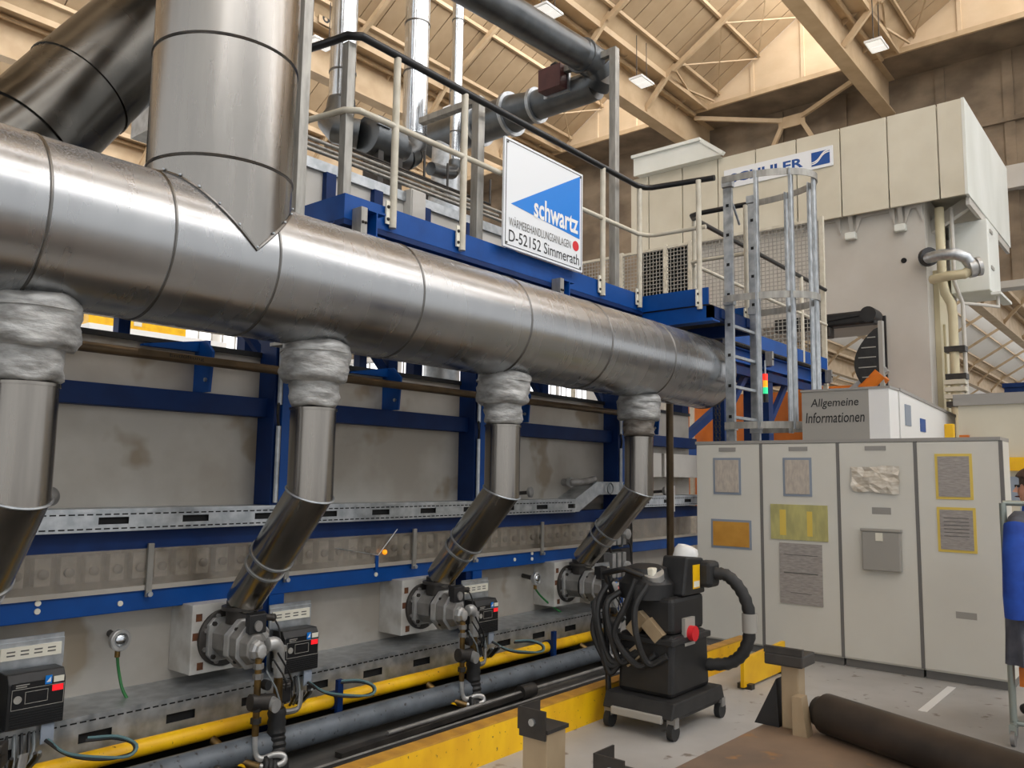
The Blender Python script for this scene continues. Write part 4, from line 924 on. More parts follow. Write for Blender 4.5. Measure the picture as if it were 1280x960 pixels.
for ch_ in bu.children_recursive:          # pull the front fittings closer to the wall and to the burner axis
    off_ = ORG[bu]
    for v in ch_.data.vertices:
        y_ = (v.co.y+off_.y)/U; x_ = (v.co.x+off_.x)/U
        if y_ < 4.0:
            k_ = 0.82
            f_ = min(1.0, max(0.0, (3.95-y_)/0.12))
            v.co.y = (4.0-(4.0-y_)*k_)*U-off_.y
            v.co.x = (XB+(x_-XB)*(1-0.2*f_)-0.06*f_)*U-off_.x
dup(bu, (LEGX[2]-LEGX[1], 0, 0), 'cast burner below the third exhaust pipe, in the middle of the furnace')
dup(bu, (LEGX[3]-LEGX[1], 0, 0), 'cast burner below the last exhaust pipe, behind the black cart')
dup(bu, (LEGX[0]-XB-0.05, 0, 0), 'cast burner at the far left, almost out of the picture')

# ================================================================== BURNER CONTROLLERS
XK = 3.135
ct = thing('burner_controller', 'black burner controller with red display right of the nearest burner', 'controller', (XK, 4.2, 0.46), group='burner controllers')
obj('back_plate', B().box(XK-0.13, XK+0.16, 4.345, 4.352, 0.455, 0.84), 'galv', ct, smooth=False)
obj('bracket_arm', B().box(XK-0.10, XK-0.06, 4.35, 4.62, 0.60, 0.62), 'galv', ct, smooth=False)
obj('bracket_arm', B().box(XK+0.08, XK+0.12, 4.35, 4.62, 0.60, 0.62), 'galv', ct, smooth=False)
nb = obj('name_strip', B().box(XK-0.115, XK+0.145, 4.33, 4.338, 0.745, 0.80), 'ivory', ct, smooth=False)
obj('strip_bracket', B().box(XK-0.13, XK+0.16, 4.338, 4.345, 0.70, 0.82), 'galv', ct, smooth=False)
for i in range(4):
    for j in range(2): obj('print_line', B().box(XK-0.09+i*0.058, XK-0.055+i*0.058, 4.3285, 4.33, 0.762+j*0.016, 0.768+j*0.016), 'ink_grey', nb, smooth=False)
obj('case', B().prism([(4.32, 0.47), (4.20, 0.47), (4.20, 0.665), (4.225, 0.705), (4.32, 0.705)], 'x', XK-0.12, XK+0.12), 'black', ct, smooth=False, bevel=0.005)
fp = obj('front_panel', B().box(XK-0.105, XK+0.113, 4.197, 4.20, 0.555, 0.668), 'black_paint', ct, smooth=False)
fl = B()
for a in ((XK-0.105, XK+0.113, 0.555, 0.557), (XK-0.105, XK+0.113, 0.64, 0.642), (XK-0.105, XK-0.103, 0.555, 0.642), (XK+0.111, XK+0.113, 0.555, 0.642), (XK-0.05, XK+0.045, 0.575, 0.577), (XK-0.05, XK+0.045, 0.625, 0.627), (XK-0.05, XK-0.048, 0.575, 0.627), (XK+0.043, XK+0.045, 0.575, 0.627)):
    fl.box(a[0], a[1], 4.1955, 4.197, a[2], a[3])
obj('panel_lines', fl, 'plastic_grey', fp, smooth=False)
obj('round_key', B().lathe((XK-0.08, 4.197, 0.598), (0, -1, 0), [(0, 0.017), (0.003, 0.017), (0.003, 0.013), (0.001, 0.013)], 18), 'plastic_grey', fp)
obj('display', B().box(XK+0.062, XK+0.108, 4.195, 4.197, 0.612, 0.638), 'led_red', fp, smooth=False)
obj('blue_tag', B().box(XK+0.03, XK+0.058, 4.195, 4.197, 0.646, 0.684), 'sign_blue', fp, smooth=False)
obj('white_triangle', flat([(XK+0.034, 4.195, 0.655), (XK+0.053, 4.195, 0.655), (XK+0.053, 4.195, 0.677)], 0.001, (0, -1, 0)), 'white', fp, smooth=False)
obj('white_tag', B().box(XK+0.066, XK+0.11, 4.195, 4.197, 0.65, 0.676), 'ivory', fp, smooth=False)
for j in range(2): obj('print_line', B().box(XK-0.09, XK-0.045+0.01*j, 4.1955, 4.197, 0.648+j*0.009, 0.652+j*0.009), 'plastic_grey', fp, smooth=False)
b = B()
for i in range(6): b.box(XK-0.105, XK+0.113, 4.197, 4.2, 0.482+i*0.011, 0.486+i*0.011)
obj('case_ribs', b, 'black_paint', ct, smooth=False)
obj('cable_clip', B().box(XK+0.035, XK+0.09, 4.215, 4.225, 0.38, 0.48), 'frame_blue', ct, smooth=False)
for i, (dx, c) in enumerate(((-0.09, 'black'), (-0.06, 'cable_grey'), (-0.03, 'black'), (0.0, 'black'), (0.02, 'cable_grey'))):
    obj('gland', B().cyl((XK+dx, 4.26, 0.44), (XK+dx, 4.26, 0.47), 0.014, 8), 'black', ct)
    obj('cable', B().sweep(smooth([(XK+dx, 4.26, 0.45), (XK+dx-0.01, 4.22, 0.36), (XK+dx-0.02-0.01*i, 4.16, 0.30), (XK+dx-0.04, 4.08, 0.37), (XK+dx-0.05, 4.05, 0.40)], 4), 0.008, 6), c, ct)
obj('looped_cable', B().sweep(smooth([(XK+0.06, 4.2, 0.40), (XK+0.10, 4.10, 0.355), (XK+0.20, 4.0, 0.335), (XK+0.30, 3.93, 0.33), (XK+0.345, 3.95, 0.365), (XK+0.29, 4.02, 0.40), (XK+0.19, 4.095, 0.40)], 4), 0.007, 8), 'cable_teal', ct)
obj('looped_cable', B().sweep(smooth([(XK+0.05, 4.2, 0.40), (XK+0.11, 4.09, 0.345), (XK+0.21, 3.99, 0.325), (XK+0.32, 3.94, 0.335), (XK+0.335, 3.97, 0.372), (XK+0.28, 4.04, 0.39), (XK+0.18, 4.095, 0.39)], 4), 0.008, 8), 'black', ct)
ct.location = Vector(ct.location)+Vector((-0.113, -0.15, 0.042))*U; XN = XK-0.113
dup(ct, (1.60-XN, 0, 0), 'black burner controller with red display at the left picture edge')
dup(ct, (4.655-XN, 0, 0), 'black burner controller with red display beside the middle burner')
dup(ct, (6.34-XN, 0, 0), 'black burner controller hidden behind the black cart')

# flame detectors with green cable
for x, z, lb, dr in ((2.075, 0.785, 'round silver flame detector with straight green cable left of the nearest burner', 0.0), (5.55, 0.80, 'round silver flame detector with slanting green cable between middle and last burner', 0.26)):
    t = thing('flame_detector', lb, 'sensor', (x, 4.4, z-0.05), group='flame detectors')
    obj('stub_pipe', B().cyl((x+0.03, YW, z+0.01), (x, 4.33, z+0.002), 0.018, 10), 'cast_dark', t)
    hd = obj('head', B().lathe((x, 4.34, z), (0.1, -1, 0), [(0, 0.03), (0.02, 0.052), (0.05, 0.055), (0.055, 0.05), (0.055, 0.038), (0.045, 0.036)], 24), 'alu', t)
    obj('lens', B().ball((x+0.005, 4.295, z), 0.033, 16, 1, 0.5, 1), 'galv_bright', hd)
    obj('cable_gland', B().cyl((x, 4.31, z-0.05), (x, 4.31, z-0.085), 0.014, 8), 'brass', t)
    obj('green_cable', B().sweep(smooth([(x, 4.31, z-0.08), (x+0.02+dr*0.3, 4.33, z-0.15), (x+0.03+dr*0.7, 4.30, z-0.24), (x+0.04+dr, 4.26, 0.497)], 4), 0.008, 8), 'green_cable', t)
# peep sights above the upper tray
def peep(x, lb):
    t = thing('peep_sight', lb, 'sight glass', (x, 4.4, 1.47), group='peep sights above the upper cable tray')
    obj('neck', B().cyl((x-0.04, YW, 1.50), (x, 4.33, 1.515), 0.016, 10), 'cast_dark', t)
    obj('cap', B().lathe((x, 4.34, 1.515), (0.3, -1, 0.1), [(0, 0.02), (0.01, 0.042), (0.035, 0.046), (0.045, 0.03), (0.048, 0.01)], 20), 'cast', t)
peep(1.69, 'small round peep sight beside the leftmost exhaust pipe')
peep(5.47, 'small round peep sight right of the third exhaust pipe')
peep(7.75, 'small round peep sight behind the brown vertical pipe')
t = thing('pipe_elbow', 'grey pipe elbow where the upper cable tray rises', 'pipe fitting', (6.2, 4.4, 1.5))
obj('elbow', B().sweep([(6.15, YW, 1.60), (6.15, 4.36, 1.60), (6.2, 4.31, 1.60), (6.3, 4.31, 1.61), (6.45, 4.33, 1.63)], 0.032, 12), 'cast', t)
obj('collar', B().lathe((6.15, 4.40, 1.60), (0, -1, 0), [(0, 0.045), (0.03, 0.045)], 12), 'alu', t)
# electrical boxes and fittings right of the last leg
eb = thing('electrical_box', 'pale electrical box with yellow warning triangle right of the last exhaust pipe', 'box', (8.0, 4.38, 1.66))
for a, c in ((7.05, 7.72), (7.78, 8.9)): obj('box_door', B().box(a, c, 4.33, YW, 1.66, 1.91), 'casing_white', eb, smooth=False, bevel=0.006)
obj('warning_triangle', flat([(7.10, 4.33, 1.74), (7.24, 4.33, 1.74), (7.17, 4.33, 1.86)], 0.003, (0, -1, 0)), 'lamp_amber' if False else 'yellow', eb, smooth=False)
obj('note', B().box(7.10, 7.24, 4.327, 4.33, 1.69, 1.72), 'white', eb, smooth=False)
for i, z in enumerate((1.12, 0.82)):
    t = thing('valve_block', ('silver valve block with thin pipes, upper one beside the brown pipe' if i == 0 else 'silver valve block with thin pipes, lower one behind the cart'), 'valve', (6.75, 4.25, z-0.1), group='valve blocks')
    for k in range(3): obj('valve_body', B().box(6.60+k*0.09, 6.66+k*0.09, 4.22, 4.32, z-0.1, z+0.13), 'alu', t, smooth=False, bevel=0.006)
    obj('valve_wheel', B().lathe((6.80, 4.20, z), (0, -1, 0), [(0, 0.05), (0.03, 0.05), (0.035, 0.02)], 8), 'alu', t, smooth=False)
    obj('thin_pipe', B().sweep(smooth([(6.62, 4.25, z+0.12), (6.62, 4.25, z+0.2), (6.9, 4.25, z+0.22), (6.98, 4.25, z+0.1), (6.98, 4.25, z-0.3)], 4), 0.01, 6), 'cast_dark', t)
    obj('valve_plate', B().box(6.5, 7.1, 4.32, 4.335, z-0.12, z+0.15), 'cast_dark', t, smooth=False)
t = thing('chain', 'thin steel chains hanging below the duct end', 'chain', (7.75, 3.7, 1.95))
for dx in (0, 0.08):
    for i in range(16):
        z = 2.42-i*0.03; hz_ = (i % 2)
        p = [Vector((7.7+dx, 3.7, z))+Vector(((0.012*math.cos(a)) if hz_ else 0, 0 if hz_ else 0.012*math.cos(a), 0.021*math.sin(a))) for a in [k*math.pi/4 for k in range(8)]]
        obj('chain_link', B().sweep(p, 0.004, 5, closed=True), 'cast_dark', t)

# ================================================================== TRENCH AND KERB
U, DZ = 1.0, 0.0
kb_ = thing('kerb', 'yellow painted steel kerb in front of the furnace', 'kerb', (3, 3.28, 0))
obj('kerb_face', B().box(-3, 7.4, 3.25, 3.262, 0, 0.205), 'yellow_worn', kb_, smooth=False)
obj('kerb_top', B().box(-3, 7.4, 3.25, 3.345, 0.205, 0.217), 'kerb_edge', kb_, smooth=False)
U, DZ = 1.2, -0.33
obj('trench_floor', B().box(-3, 6.21, 2.79, 4.66, -0.04, 0.12), 'dirt', kind='structure', label='dark oily strip between kerb and furnace', smooth=False)
for i, (y, z, r, m_, lb) in enumerate(((3.385, 0.195, 0.024, 'black', 'black cable along the inside of the kerb'), (3.46, 0.14, 0.018, 'rubber', 'black cable on the strip, second from the kerb'),
                                     (3.58, 0.136, 0.012, 'cast', 'thin bare steel rod along the strip'), (3.52, 0.133, 0.012, 'rubber', 'thin black hose lying on the strip'))):
    rnd = random.Random(i); pts = [(-2+k*0.4, y+(rnd.uniform(-0.008, 0.008) if i == 3 else 0), z) for k in range(21)]
    obj('cable', B().sweep(pts, r, 8), m_, None, lb, 'cable')
t = thing('rod_coupling', 'steel rod with dark round coupling between kerb and grey pipe', 'coupling', (4.55, 3.66, 0.12))
obj('rod', B().cyl((3.35, 3.66, 0.175), (6.2, 3.66, 0.175), 0.013, 10), 'cast', t)
obj('sleeve', B().cyl((4.56, 3.66, 0.175), (4.70, 3.66, 0.175), 0.046, 20), 'cast_dark', t)
obj('bracket_bar', B().bar((3.0, 3.66, 0.137), (4.56, 3.66, 0.165), 0.06, 0.03), 'cast_dark', t, smooth=False)
U, DZ = 1.0, 0.0
# ================================================================== PRESS
XP = 16.0
pr = thing('press', 'large cream press with boxed crown and grey column behind the ladder', 'press', (18, 5, 0))
joints = [2.85, 3.273, 4.134, 5.0, 5.866, 6.724, 7.574, 8.421, 9.272, 9.75]
for a, c in zip(joints[:-1], joints[1:]):
    obj('crown_panel', B().box(XP, XP+0.06, a+0.012, c-0.012, 6.74, 8.52), 'press_cream', pr, smooth=False, bevel=0.006)
obj('crown_side', B().box(XP+0.0, 20.35, 2.82, 2.87, 6.74, 8.53), 'press_white', pr, smooth=False)
obj('side_skirt', B().box(XP+0.2, 20.3, 2.84, 2.90, 6.60, 6.74), 'press_grey', pr, smooth=False)
obj('crown_body', B().box(XP+0.06, 20.3, 2.87, 9.7, 7.1, 8.50), 'press_cream', pr, smooth=False)
obj('column', B().box(XP+0.25, 18.4, 3.60, 4.38, 0, 6.95), 'press_grey', pr, smooth=False)
obj('column_head', B().box(XP+0.25, 18.4, 4.38, 9.6, 4.78, 6.95), 'press_grey', pr, smooth=False)
obj('column_side', B().box(XP+0.7, 18.2, 3.50, 3.60, 0, 5.6), 'press_yellow', pr, smooth=False, bevel=0.01)
obj('side_door', B().box(XP+0.9, 17.9, 3.46, 3.50, 0.5, 4.6), 'press_yellow', pr, smooth=False, bevel=0.01)
obj('far_column', B().box(XP+0.25, 18.4, 8.2, 9.6, 0, 6.9), 'press_grey', pr, smooth=False)
for y in (4.0, 4.9):
    g = obj('rib', B().prism([(XP+0.05, 6.95), (XP+0.26, 6.45), (XP+0.26, 6.95)], 'y', y-0.04, y+0.04), 'press_grey', pr, smooth=False)
    obj('rib_lamp', B().box(XP+0.1, XP+0.24, y-0.1, y+0.1, 6.3, 6.44), 'press_white', g, smooth=False, bevel=0.02)
for a, c in ((5.1, 5.9), (4.1, 4.8), (3.62, 3.92)):
    obj('arch_plate', B().prism([(a, 6.95), (c, 6.95), (c, 6.45), (c-0.1, 6.72), (a+0.1, 6.72), (a, 6.45)], 'x', XP+0.2, XP+0.24), 'press_grey', pr, smooth=False)
obj('crown_underbeam', B().bar((XP+0.8, 2.9, 6.85), (XP+0.8, 3.7, 6.4), 0.16, 0.2), 'press_grey', pr, smooth=False)
obj('crown_underbeam', B().box(XP+2.0, XP+2.2, 2.9, 3.6, 6.5, 6.75), 'press_grey', pr, smooth=False)
obj('lifting_hole', B().cyl((XP+0.25, 3.98, 5.76), (XP+0.235, 3.98, 5.76), 0.05, 16), 'slot', pr)
obj('black_edge', B().box(XP+0.2, XP+0.25, 4.33, 4.39, 3.2, 4.75), 'black_paint', pr, smooth=False)
# maker's sign
ps = thing('press_sign', 'white maker sign with blue letters and square emblem on the press crown', 'sign', (XP, 6.3, 7.8))
obj('board', B().box(XP-0.03, XP-0.005, 5.13, 7.42, 7.80, 8.21), 'sign_white', ps, smooth=False, bevel=0.004)
text('lettering', 'SCHULER', '-x', 7.28, 5.72, 7.90, 8.10, XP-0.032, 'logo_blue', ps, fat=0.03)
e = obj('emblem', B().box(XP-0.036, XP-0.03, 5.19, 5.55, 7.86, 8.14), 'logo_blue', ps, smooth=False)
sw = []
for i in range(13):
    f = i/12; sw.append((5.55-0.36*f, 7.885+0.20*(1/(1+math.exp(-9*(f-0.5))))))
for o_ in (0.0, 0.035):
    pts = [(XP-0.039, y, z+o_) for y, z in sw]+[(XP-0.039, y, z+o_+0.018+0.012*math.sin(math.pi*i/12)) for i, (y, z) in reversed(list(enumerate(sw)))]
    obj('emblem_wave', flat(pts, 0.002, (-1, 0, 0)), 'white', e, smooth=False)
# hood on the crown
hd = thing('exhaust_hood', 'white sheet metal hood standing on the left end of the press crown', 'hood', (16.3, 8.5, 8.5))
obj('hood_face', B().prism([(7.40, 8.52), (9.55, 8.52), (9.55, 8.95), (7.88, 8.95)], 'x', 15.80, 15.86), 'press_white', hd, smooth=False)
obj('hood_body', B().prism([(7.45, 8.52), (9.5, 8.52), (9.5, 8.9), (7.9, 8.9)], 'x', 15.86, 18.0), 'press_white', hd, smooth=False)
obj('hood_rim', B().box(15.74, 15.9, 7.86, 9.58, 8.93, 9.0).bar((15.82, 7.88, 8.96), (15.82, 7.35, 8.53), 0.1, 0.08), 'press_white', hd, smooth=False)
# hydraulic pipes and tank on the press side
hp_ = thing('hydraulic_pipes', 'cream hydraulic pipes bending along the right side of the press column', 'pipes', (16.2, 3.2, 0))
obj('bend_pipe', B().sweep([(16.2, 3.62, 5.68), (16.0, 3.5, 5.68), (15.9, 3.3, 5.68), (15.9, 3.05, 5.66), (15.95, 2.9, 5.58), (16.05, 2.83, 5.44)], 0.10, 18), 'galv', hp_)
obj('bend_flange', B().cyl((16.12, 3.56, 5.72), (16.05, 3.49, 5.72), 0.17, 18), 'black', hp_)
obj('bend_pipe', B().sweep([(16.1, 2.83, 5.4), (16.0, 2.95, 5.3), (15.98, 3.2, 5.3), (16.2, 3.5, 5.32)], 0.085, 16), 'press_yellow', hp_)
obj('coupling', B().lathe((16.1, 2.80, 5.42), (0.2, -0.4, 0.1), [(-0.1, 0.13), (-0.1, 0.17), (0, 0.17), (0, 0.13), (0.04, 0.13), (0.04, 0.17), (0.1, 0.17), (0.1, 0.08)], 18), 'alu', hp_)
obj('down_pipe', B().sweep([(16.5, 3.40, 6.72), (16.5, 3.40, 5.35), (16.5, 3.36, 5.1), (16.5, 3.27, 4.9), (16.5, 3.25, 4.7), (16.5, 3.28, 0.2)], 0.08, 14), 'press_yellow', hp_)
obj('thin_pipe', B().sweep([(16.6, 3.22, 6.72), (16.6, 3.22, 5.3), (16.6, 3.10, 4.9), (16.6, 3.10, 0.2)], 0.035, 10), 'press_grey', hp_)
for z in (3.0, 3.5, 4.0): obj('pipe_clamp', B().box(16.4, 16.66, 3.06, 3.4, z, z+0.1), 'cast_dark', hp_, smooth=False)
for i in range(3): obj('pipe_joint', B().box(16.38, 16.66, 3.08, 3.42, 3.15+i*0.13, 3.23+i*0.13), 'press_cream', hp_, smooth=False)
tk = thing('press_tank', 'white switch cabinet hanging under the right end of the press crown', 'cabinet', (17.9, 2.95, 5.3))
obj('tank_body', B().box(17.2, 18.3, 2.74, 3.40, 5.22, 6.58), 'press_white', tk, smooth=False, bevel=0.02)
for z in (5.65, 6.35): obj('hinge', B().box(17.35, 17.6, 2.72, 2.74, z, z+0.06), 'plastic_grey', tk, smooth=False)
obj('tank_shelf', B().box(17.2, 18.4, 2.58, 2.74, 5.12, 5.17), 'press_white', tk, smooth=False)
obj('tank_line', B().sweep([(16.6, 3.1, 4.9), (17.0, 2.9, 4.92), (17.4, 2.66, 4.92), (17.4, 2.66, 5.14)], 0.03, 8), 'press_grey', tk)

# ================================================================== ROBOT AND FRAMES BEHIND THE CABINETS
U, DZ = 1.15, -0.2475
rb = thing('handling_robot', 'orange robot with black covered arm between platform and press', 'robot', (13.2, 4.4, 0.216))
obj('base', B().lathe((13.3, 4.6, 0.216), (0, 0, 1), [(0, 0.5), (1.2, 0.5), (1.25, 0.42), (2.0, 0.4)], 24), 'orange', rb)
obj('shoulder', B().box(13.0, 13.6, 3.7, 5.0, 2.0, 3.12), 'orange', rb, smooth=False, bevel=0.08)
obj('motor', B().cyl((13.0, 3.8, 3.0), (13.0, 3.55, 3.25), 0.14, 16), 'orange', rb)
obj('guard_panel', B().box(12.6, 12.66, 4.55, 6.9, 1.2, 3.02), 'orange', rb, smooth=False)
obj('black_arm', B().box(12.95, 13.2, 3.62, 5.2, 4.04, 4.25), 'black', rb, smooth=False, bevel=0.04)
obj('arm_head', B().cyl((12.9, 3.70, 4.17), (13.25, 3.70, 4.17), 0.12, 20), 'black', rb)
obj('arm_rib', B().bar((12.94, 3.62, 4.2), (12.94, 5.0, 4.10), 0.03, 0.04), 'rubber', rb, smooth=False)
obj('wrist_joint', B().box(12.95, 13.15, 4.28, 4.55, 3.88, 4.04), 'cast_dark', rb, smooth=False, bevel=0.02)
b = B(); pa = []
for i in range(15):
    a = R(55+i*8.5); pa.append((3.62+0.75*0.46*(1-math.sin(R(90+ (i-7)*12.0)))*0+0.30*math.sin(math.pi*i/14), 2.95+1.02*i/14))
poly = [(3.56, 2.95)]+[(3.58+0.34*math.sin(math.pi*(0.08+0.9*i/14))**0.8, 2.95+0.98*i/14) for i in range(15)]+[(3.56, 3.95)]
drag = obj('drag_chain', B().prism(poly, 'x', 12.9, 13.1), 'rubber', rb, smooth=False)
for i in range(6): obj('chain_link', B().box(12.89, 12.9, 3.6, 3.6+0.26*math.sin(math.pi*(0.15+0.14*i)), 3.05+i*0.15, 3.065+i*0.15), 'plastic_grey', drag, smooth=False)
obj('chain_rail', B().box(12.9, 13.0, 3.50, 3.56, 2.7, 4.05), 'plastic_grey', rb, smooth=False)
obj('forearm', B().bar((13.0, 4.1, 2.9), (13.0, 3.5, 3.35), 0.14, 0.16), 'alu', rb, smooth=False)
U, DZ = 1.2, -0.33
fr_ = thing('steel_portal', 'blue steel frame with diagonal brace below the far platform', 'frame', (10.5, 4.6, 0.276))
for x, y in ((8.9, 4.75), (11.0, 4.75)):
    obj('post', B().box(x-0.08, x+0.08, y-0.08, y+0.08, 0.276, 2.98), 'blue_dark', fr_, smooth=False)
obj('diagonal', B().bar((9.0, 4.9, 2.0), (10.9, 4.9, 2.9), 0.08, 0.1), 'blue', fr_, smooth=False)
obj('rail', B().box(8.9, 11.0, 4.86, 4.94, 1.9, 2.05), 'blue', fr_, smooth=False)
U, DZ = 1.0, 0.0
bx = thing('blue_container', 'dark blue box far away at the right edge above the beige housing', 'box', (20.5, 2.4, 0))
obj('box_body', B().box(20, 22, 1.2, 3.03, 0, 3.72), 'blue_dark', bx, smooth=False)
obj('box_rim', B().box(19.97, 22.03, 1.17, 3.06, 3.66, 3.75), 'blue_dark', bx, smooth=False)

# ================================================================== CABINETS
XCB = 7.78
edgesY = [3.97, 3.27, 2.535, 1.875, 1.225]
labs = ['pale grey steel cabinet with orange notice on its door, leftmost of four', 'pale grey steel cabinet with green-yellow notice and drawing on its door',
        'pale grey steel cabinet with crumpled paper and grey document box', 'pale grey steel cabinet with two yellow framed notices, rightmost of four']
for i, lb in enumerate(labs):
    y1, y0 = edgesY[i], edgesY[i+1]
    t = thing('steel_cabinet', lb, 'cabinet', (XCB+0.22, (y0+y1)/2, 0), group='pale grey steel cabinets in a row')
    obj('body', B().box(XCB+0.02, XCB+0.40, y0+0.003, y1-0.003, 0.07, 2.02), 'cabinet', t, smooth=False)
    obj('door', B().box(XCB, XCB+0.018, y0+0.012, y1-0.012, 0.085, 1.995), 'cabinet', t, smooth=False, bevel=0.004)
    obj('top_trim', B().box(XCB-0.005, XCB+0.40, y0, y1, 2.0, 2.03), 'cabinet_trim', t, smooth=False)
    obj('plinth', B().box(XCB+0.04, XCB+0.38, y0+0.01, y1-0.01, 0.0, 0.07), 'cabinet_gap', t, smooth=False)
    obj('door_gap', B().box(XCB-0.002, XCB+0.022, y0-0.012, y0+0.016, 0.08, 2.0), 'cabinet_gap', t, smooth=False)
    if i < 3: obj('label_holder', B().box(XCB-0.004, XCB, (y0+y1)/2-0.09, (y0+y1)/2+0.09, 1.925, 1.965), 'cabinet_trim', t, smooth=False)
def paper(y0, y1, z0, z1, m_, lb, frame=None, name='notice', cat='notice', th=0.003):
    t = thing(name, lb, cat, (XCB, (y0+y1)/2, z0), group='notices on the cabinet doors')
    if frame: obj('holder', B().box(XCB-0.006, XCB-0.0005, y0-0.022, y1+0.022, z0-0.022, z1+0.022), frame, t, smooth=False)
    obj('sheet', B().box(XCB-0.008-th, XCB-0.006 if frame else XCB-0.0005, y0, y1, z0, z1), m_, t, smooth=False)
    return t
paper(3.50, 3.75, 1.52, 1.84, 'paper', 'brown-grey notice in a pale blue holder, upper one on the leftmost cabinet', 'frame_blue')
paper(3.40, 3.78, 0.99, 1.23, 'paper_orange', 'orange notice in a grey holder on the leftmost cabinet', 'frame_blue')
paper(2.80, 3.03, 1.52, 1.84, 'paper', 'brown-grey notice in a pale blue holder, upper one on the second cabinet', 'frame_blue')
pg = paper(2.64, 3.18, 1.09, 1.42, 'paper_green', 'wide green and yellow notice on the second cabinet', None)
obj('yellow_mark', B().box(XCB-0.013, XCB-0.011, 3.03, 3.09, 1.13, 1.37), 'tape_yellow', pg, smooth=False)
obj('yellow_mark', B().box(XCB-0.013, XCB-0.011, 2.78, 2.83, 1.13, 1.36), 'tape_yellow', pg, smooth=False)
pd = paper(2.70, 3.10, 0.50, 1.06, 'paper_grey', 'grey printed drawing sheet below the green notice', None)
obj('print_line', B().box(XCB-0.013, XCB-0.011, 2.74, 3.06, 0.78, 0.79).box(XCB-0.013, XCB-0.011, 2.74, 3.06, 0.95, 0.955).box(XCB-0.013, XCB-0.011, 2.8, 3.0, 0.60, 0.605), 'ink_grey', pd, smooth=False)
cp_ = thing('crumpled_paper', 'crumpled cream paper pinned on the third cabinet', 'paper', (XCB, 2.21, 1.53), group='notices on the cabinet doors')
b = B(); rnd = random.Random(3); nx, nz = 8, 5
for j in range(nz+1):
    for i in range(nx+1): b.v.append((XCB-0.012-rnd.uniform(0, 0.03), 2.01+0.40*i/nx+rnd.uniform(-0.012, 0.012), 1.55+0.23*j/nz+rnd.uniform(-0.015, 0.015)))
for j in range(nz):
    for i in range(nx): b.f.append((j*(nx+1)+i, j*(nx+1)+i+1, (j+1)*(nx+1)+i+1, (j+1)*(nx+1)+i))
n0 = len(b.v); b.box(XCB-0.012, XCB-0.001, 2.06, 2.36, 1.58, 1.75)
obj('sheet', b, 'paper_white', cp_, smooth=False)
db = thing('document_box', 'grey plastic document box on the third cabinet', 'box', (XCB, 2.17, 0.87), group='notices on the cabinet doors')
obj('box_body', B().box(XCB-0.06, XCB-0.0005, 2.01, 2.33, 0.87, 1.21), 'plastic_grey', db, smooth=False, bevel=0.01)
obj('box_lid', B().box(XCB-0.068, XCB-0.0005, 2.0, 2.34, 1.21, 1.235), 'plastic_grey', db, smooth=False, bevel=0.006)
obj('lid_latch', B().box(XCB-0.066, XCB-0.06, 2.15, 2.21, 1.13, 1.2), 'ivory', db, smooth=False)
obj('small_label', B().box(XCB-0.002, XCB-0.0004, 2.09, 2.25, 1.36, 1.42), 'cabinet_trim', None, 'small grey label between crumpled paper and document box', 'label', smooth=False)
paper(1.46, 1.70, 1.53, 1.87, 'paper_grey', 'grey notice in a yellow frame, upper one on the rightmost cabinet', 'tape_yellow')
py = paper(1.45, 1.70, 1.09, 1.42, 'paper_grey', 'grey printed notice in a yellow frame, lower one on the rightmost cabinet', 'tape_yellow')
for k in range(6): obj('print_line', B().box(XCB-0.013, XCB-0.011, 1.48, 1.67, 1.20+k*0.03, 1.205+k*0.03), 'ink_grey', py, smooth=False)
obj('small_label', B().box(XCB-0.002, XCB-0.0004, 1.455, 1.61, 0.53, 0.585), 'plastic_grey', None, 'small grey label low on the rightmost cabinet', 'label', smooth=False)
# information stand behind the cabinets
XI = 7.86
ib = thing('information_box', 'box with grey information text panel standing on the cabinets', 'box', (XI+0.15, 2.5, 2.03))
obj('text_panel', B().box(XI, XI+0.03, 2.27, 2.885, 2.03, 2.49), 'plastic_grey', ib, smooth=False)
obj('white_corner', B().box(XI, XI+0.03, 2.095, 2.27, 2.03, 2.49), 'white', ib, smooth=False)
obj('box_side', B().box(XI+0.03, XI+0.3, 2.095, 2.12, 2.03, 2.49).box(XI+0.03, XI+0.3, 2.86, 2.885, 2.03, 2.49), 'white', ib, smooth=False)
obj('box_lid', B().box(XI-0.01, XI+0.31, 2.085, 2.895, 2.49, 2.51), 'cabinet_trim', ib, smooth=False)
text('lettering', 'Allgemeine', '-x', 2.80, 2.36, 2.32, 2.42, XI-0.002, 'ink', ib, fat=0.006, shear=0.15)
text('lettering', 'Informationen', '-x', 2.85, 2.31, 2.19, 2.29, XI-0.002, 'ink', ib, fat=0.006, shear=0.15)
wbd = thing('partition_board', 'white partition board with blue marks running away behind the cabinets', 'partition', (9.3, 2.11, 0))
obj('board', B().prism([(8.19, 0), (10.5, 0), (10.5, 2.40), (8.19, 2.50)], 'y', 2.09, 2.13), 'white', wbd, smooth=False)
obj('board_rail', B().bar((8.19, 2.11, 2.505), (10.5, 2.11, 2.405), 0.06, 0.03), 'cabinet_trim', wbd, smooth=False)
obj('blue_mark', B().box(8.35, 8.55, 2.083, 2.09, 2.18, 2.38), 'frame_blue', wbd, smooth=False)
obj('blue_mark', B().box(8.9, 9.1, 2.083, 2.09, 2.15, 2.28), 'logo_blue', wbd, smooth=False)
hs = thing('machine_housing', 'large beige machine housing with grey roof edge at the right', 'housing', (10.5, 0.5, 0))
obj('housing_body', B().box(10.0, 12.0, -1.5, 1.96, 0, 2.48), 'press_cream', hs, smooth=False)
obj('roof_edge', B().box(9.96, 12.04, -1.54, 2.0, 2.48, 2.60), 'cabinet_trim', hs, smooth=False)
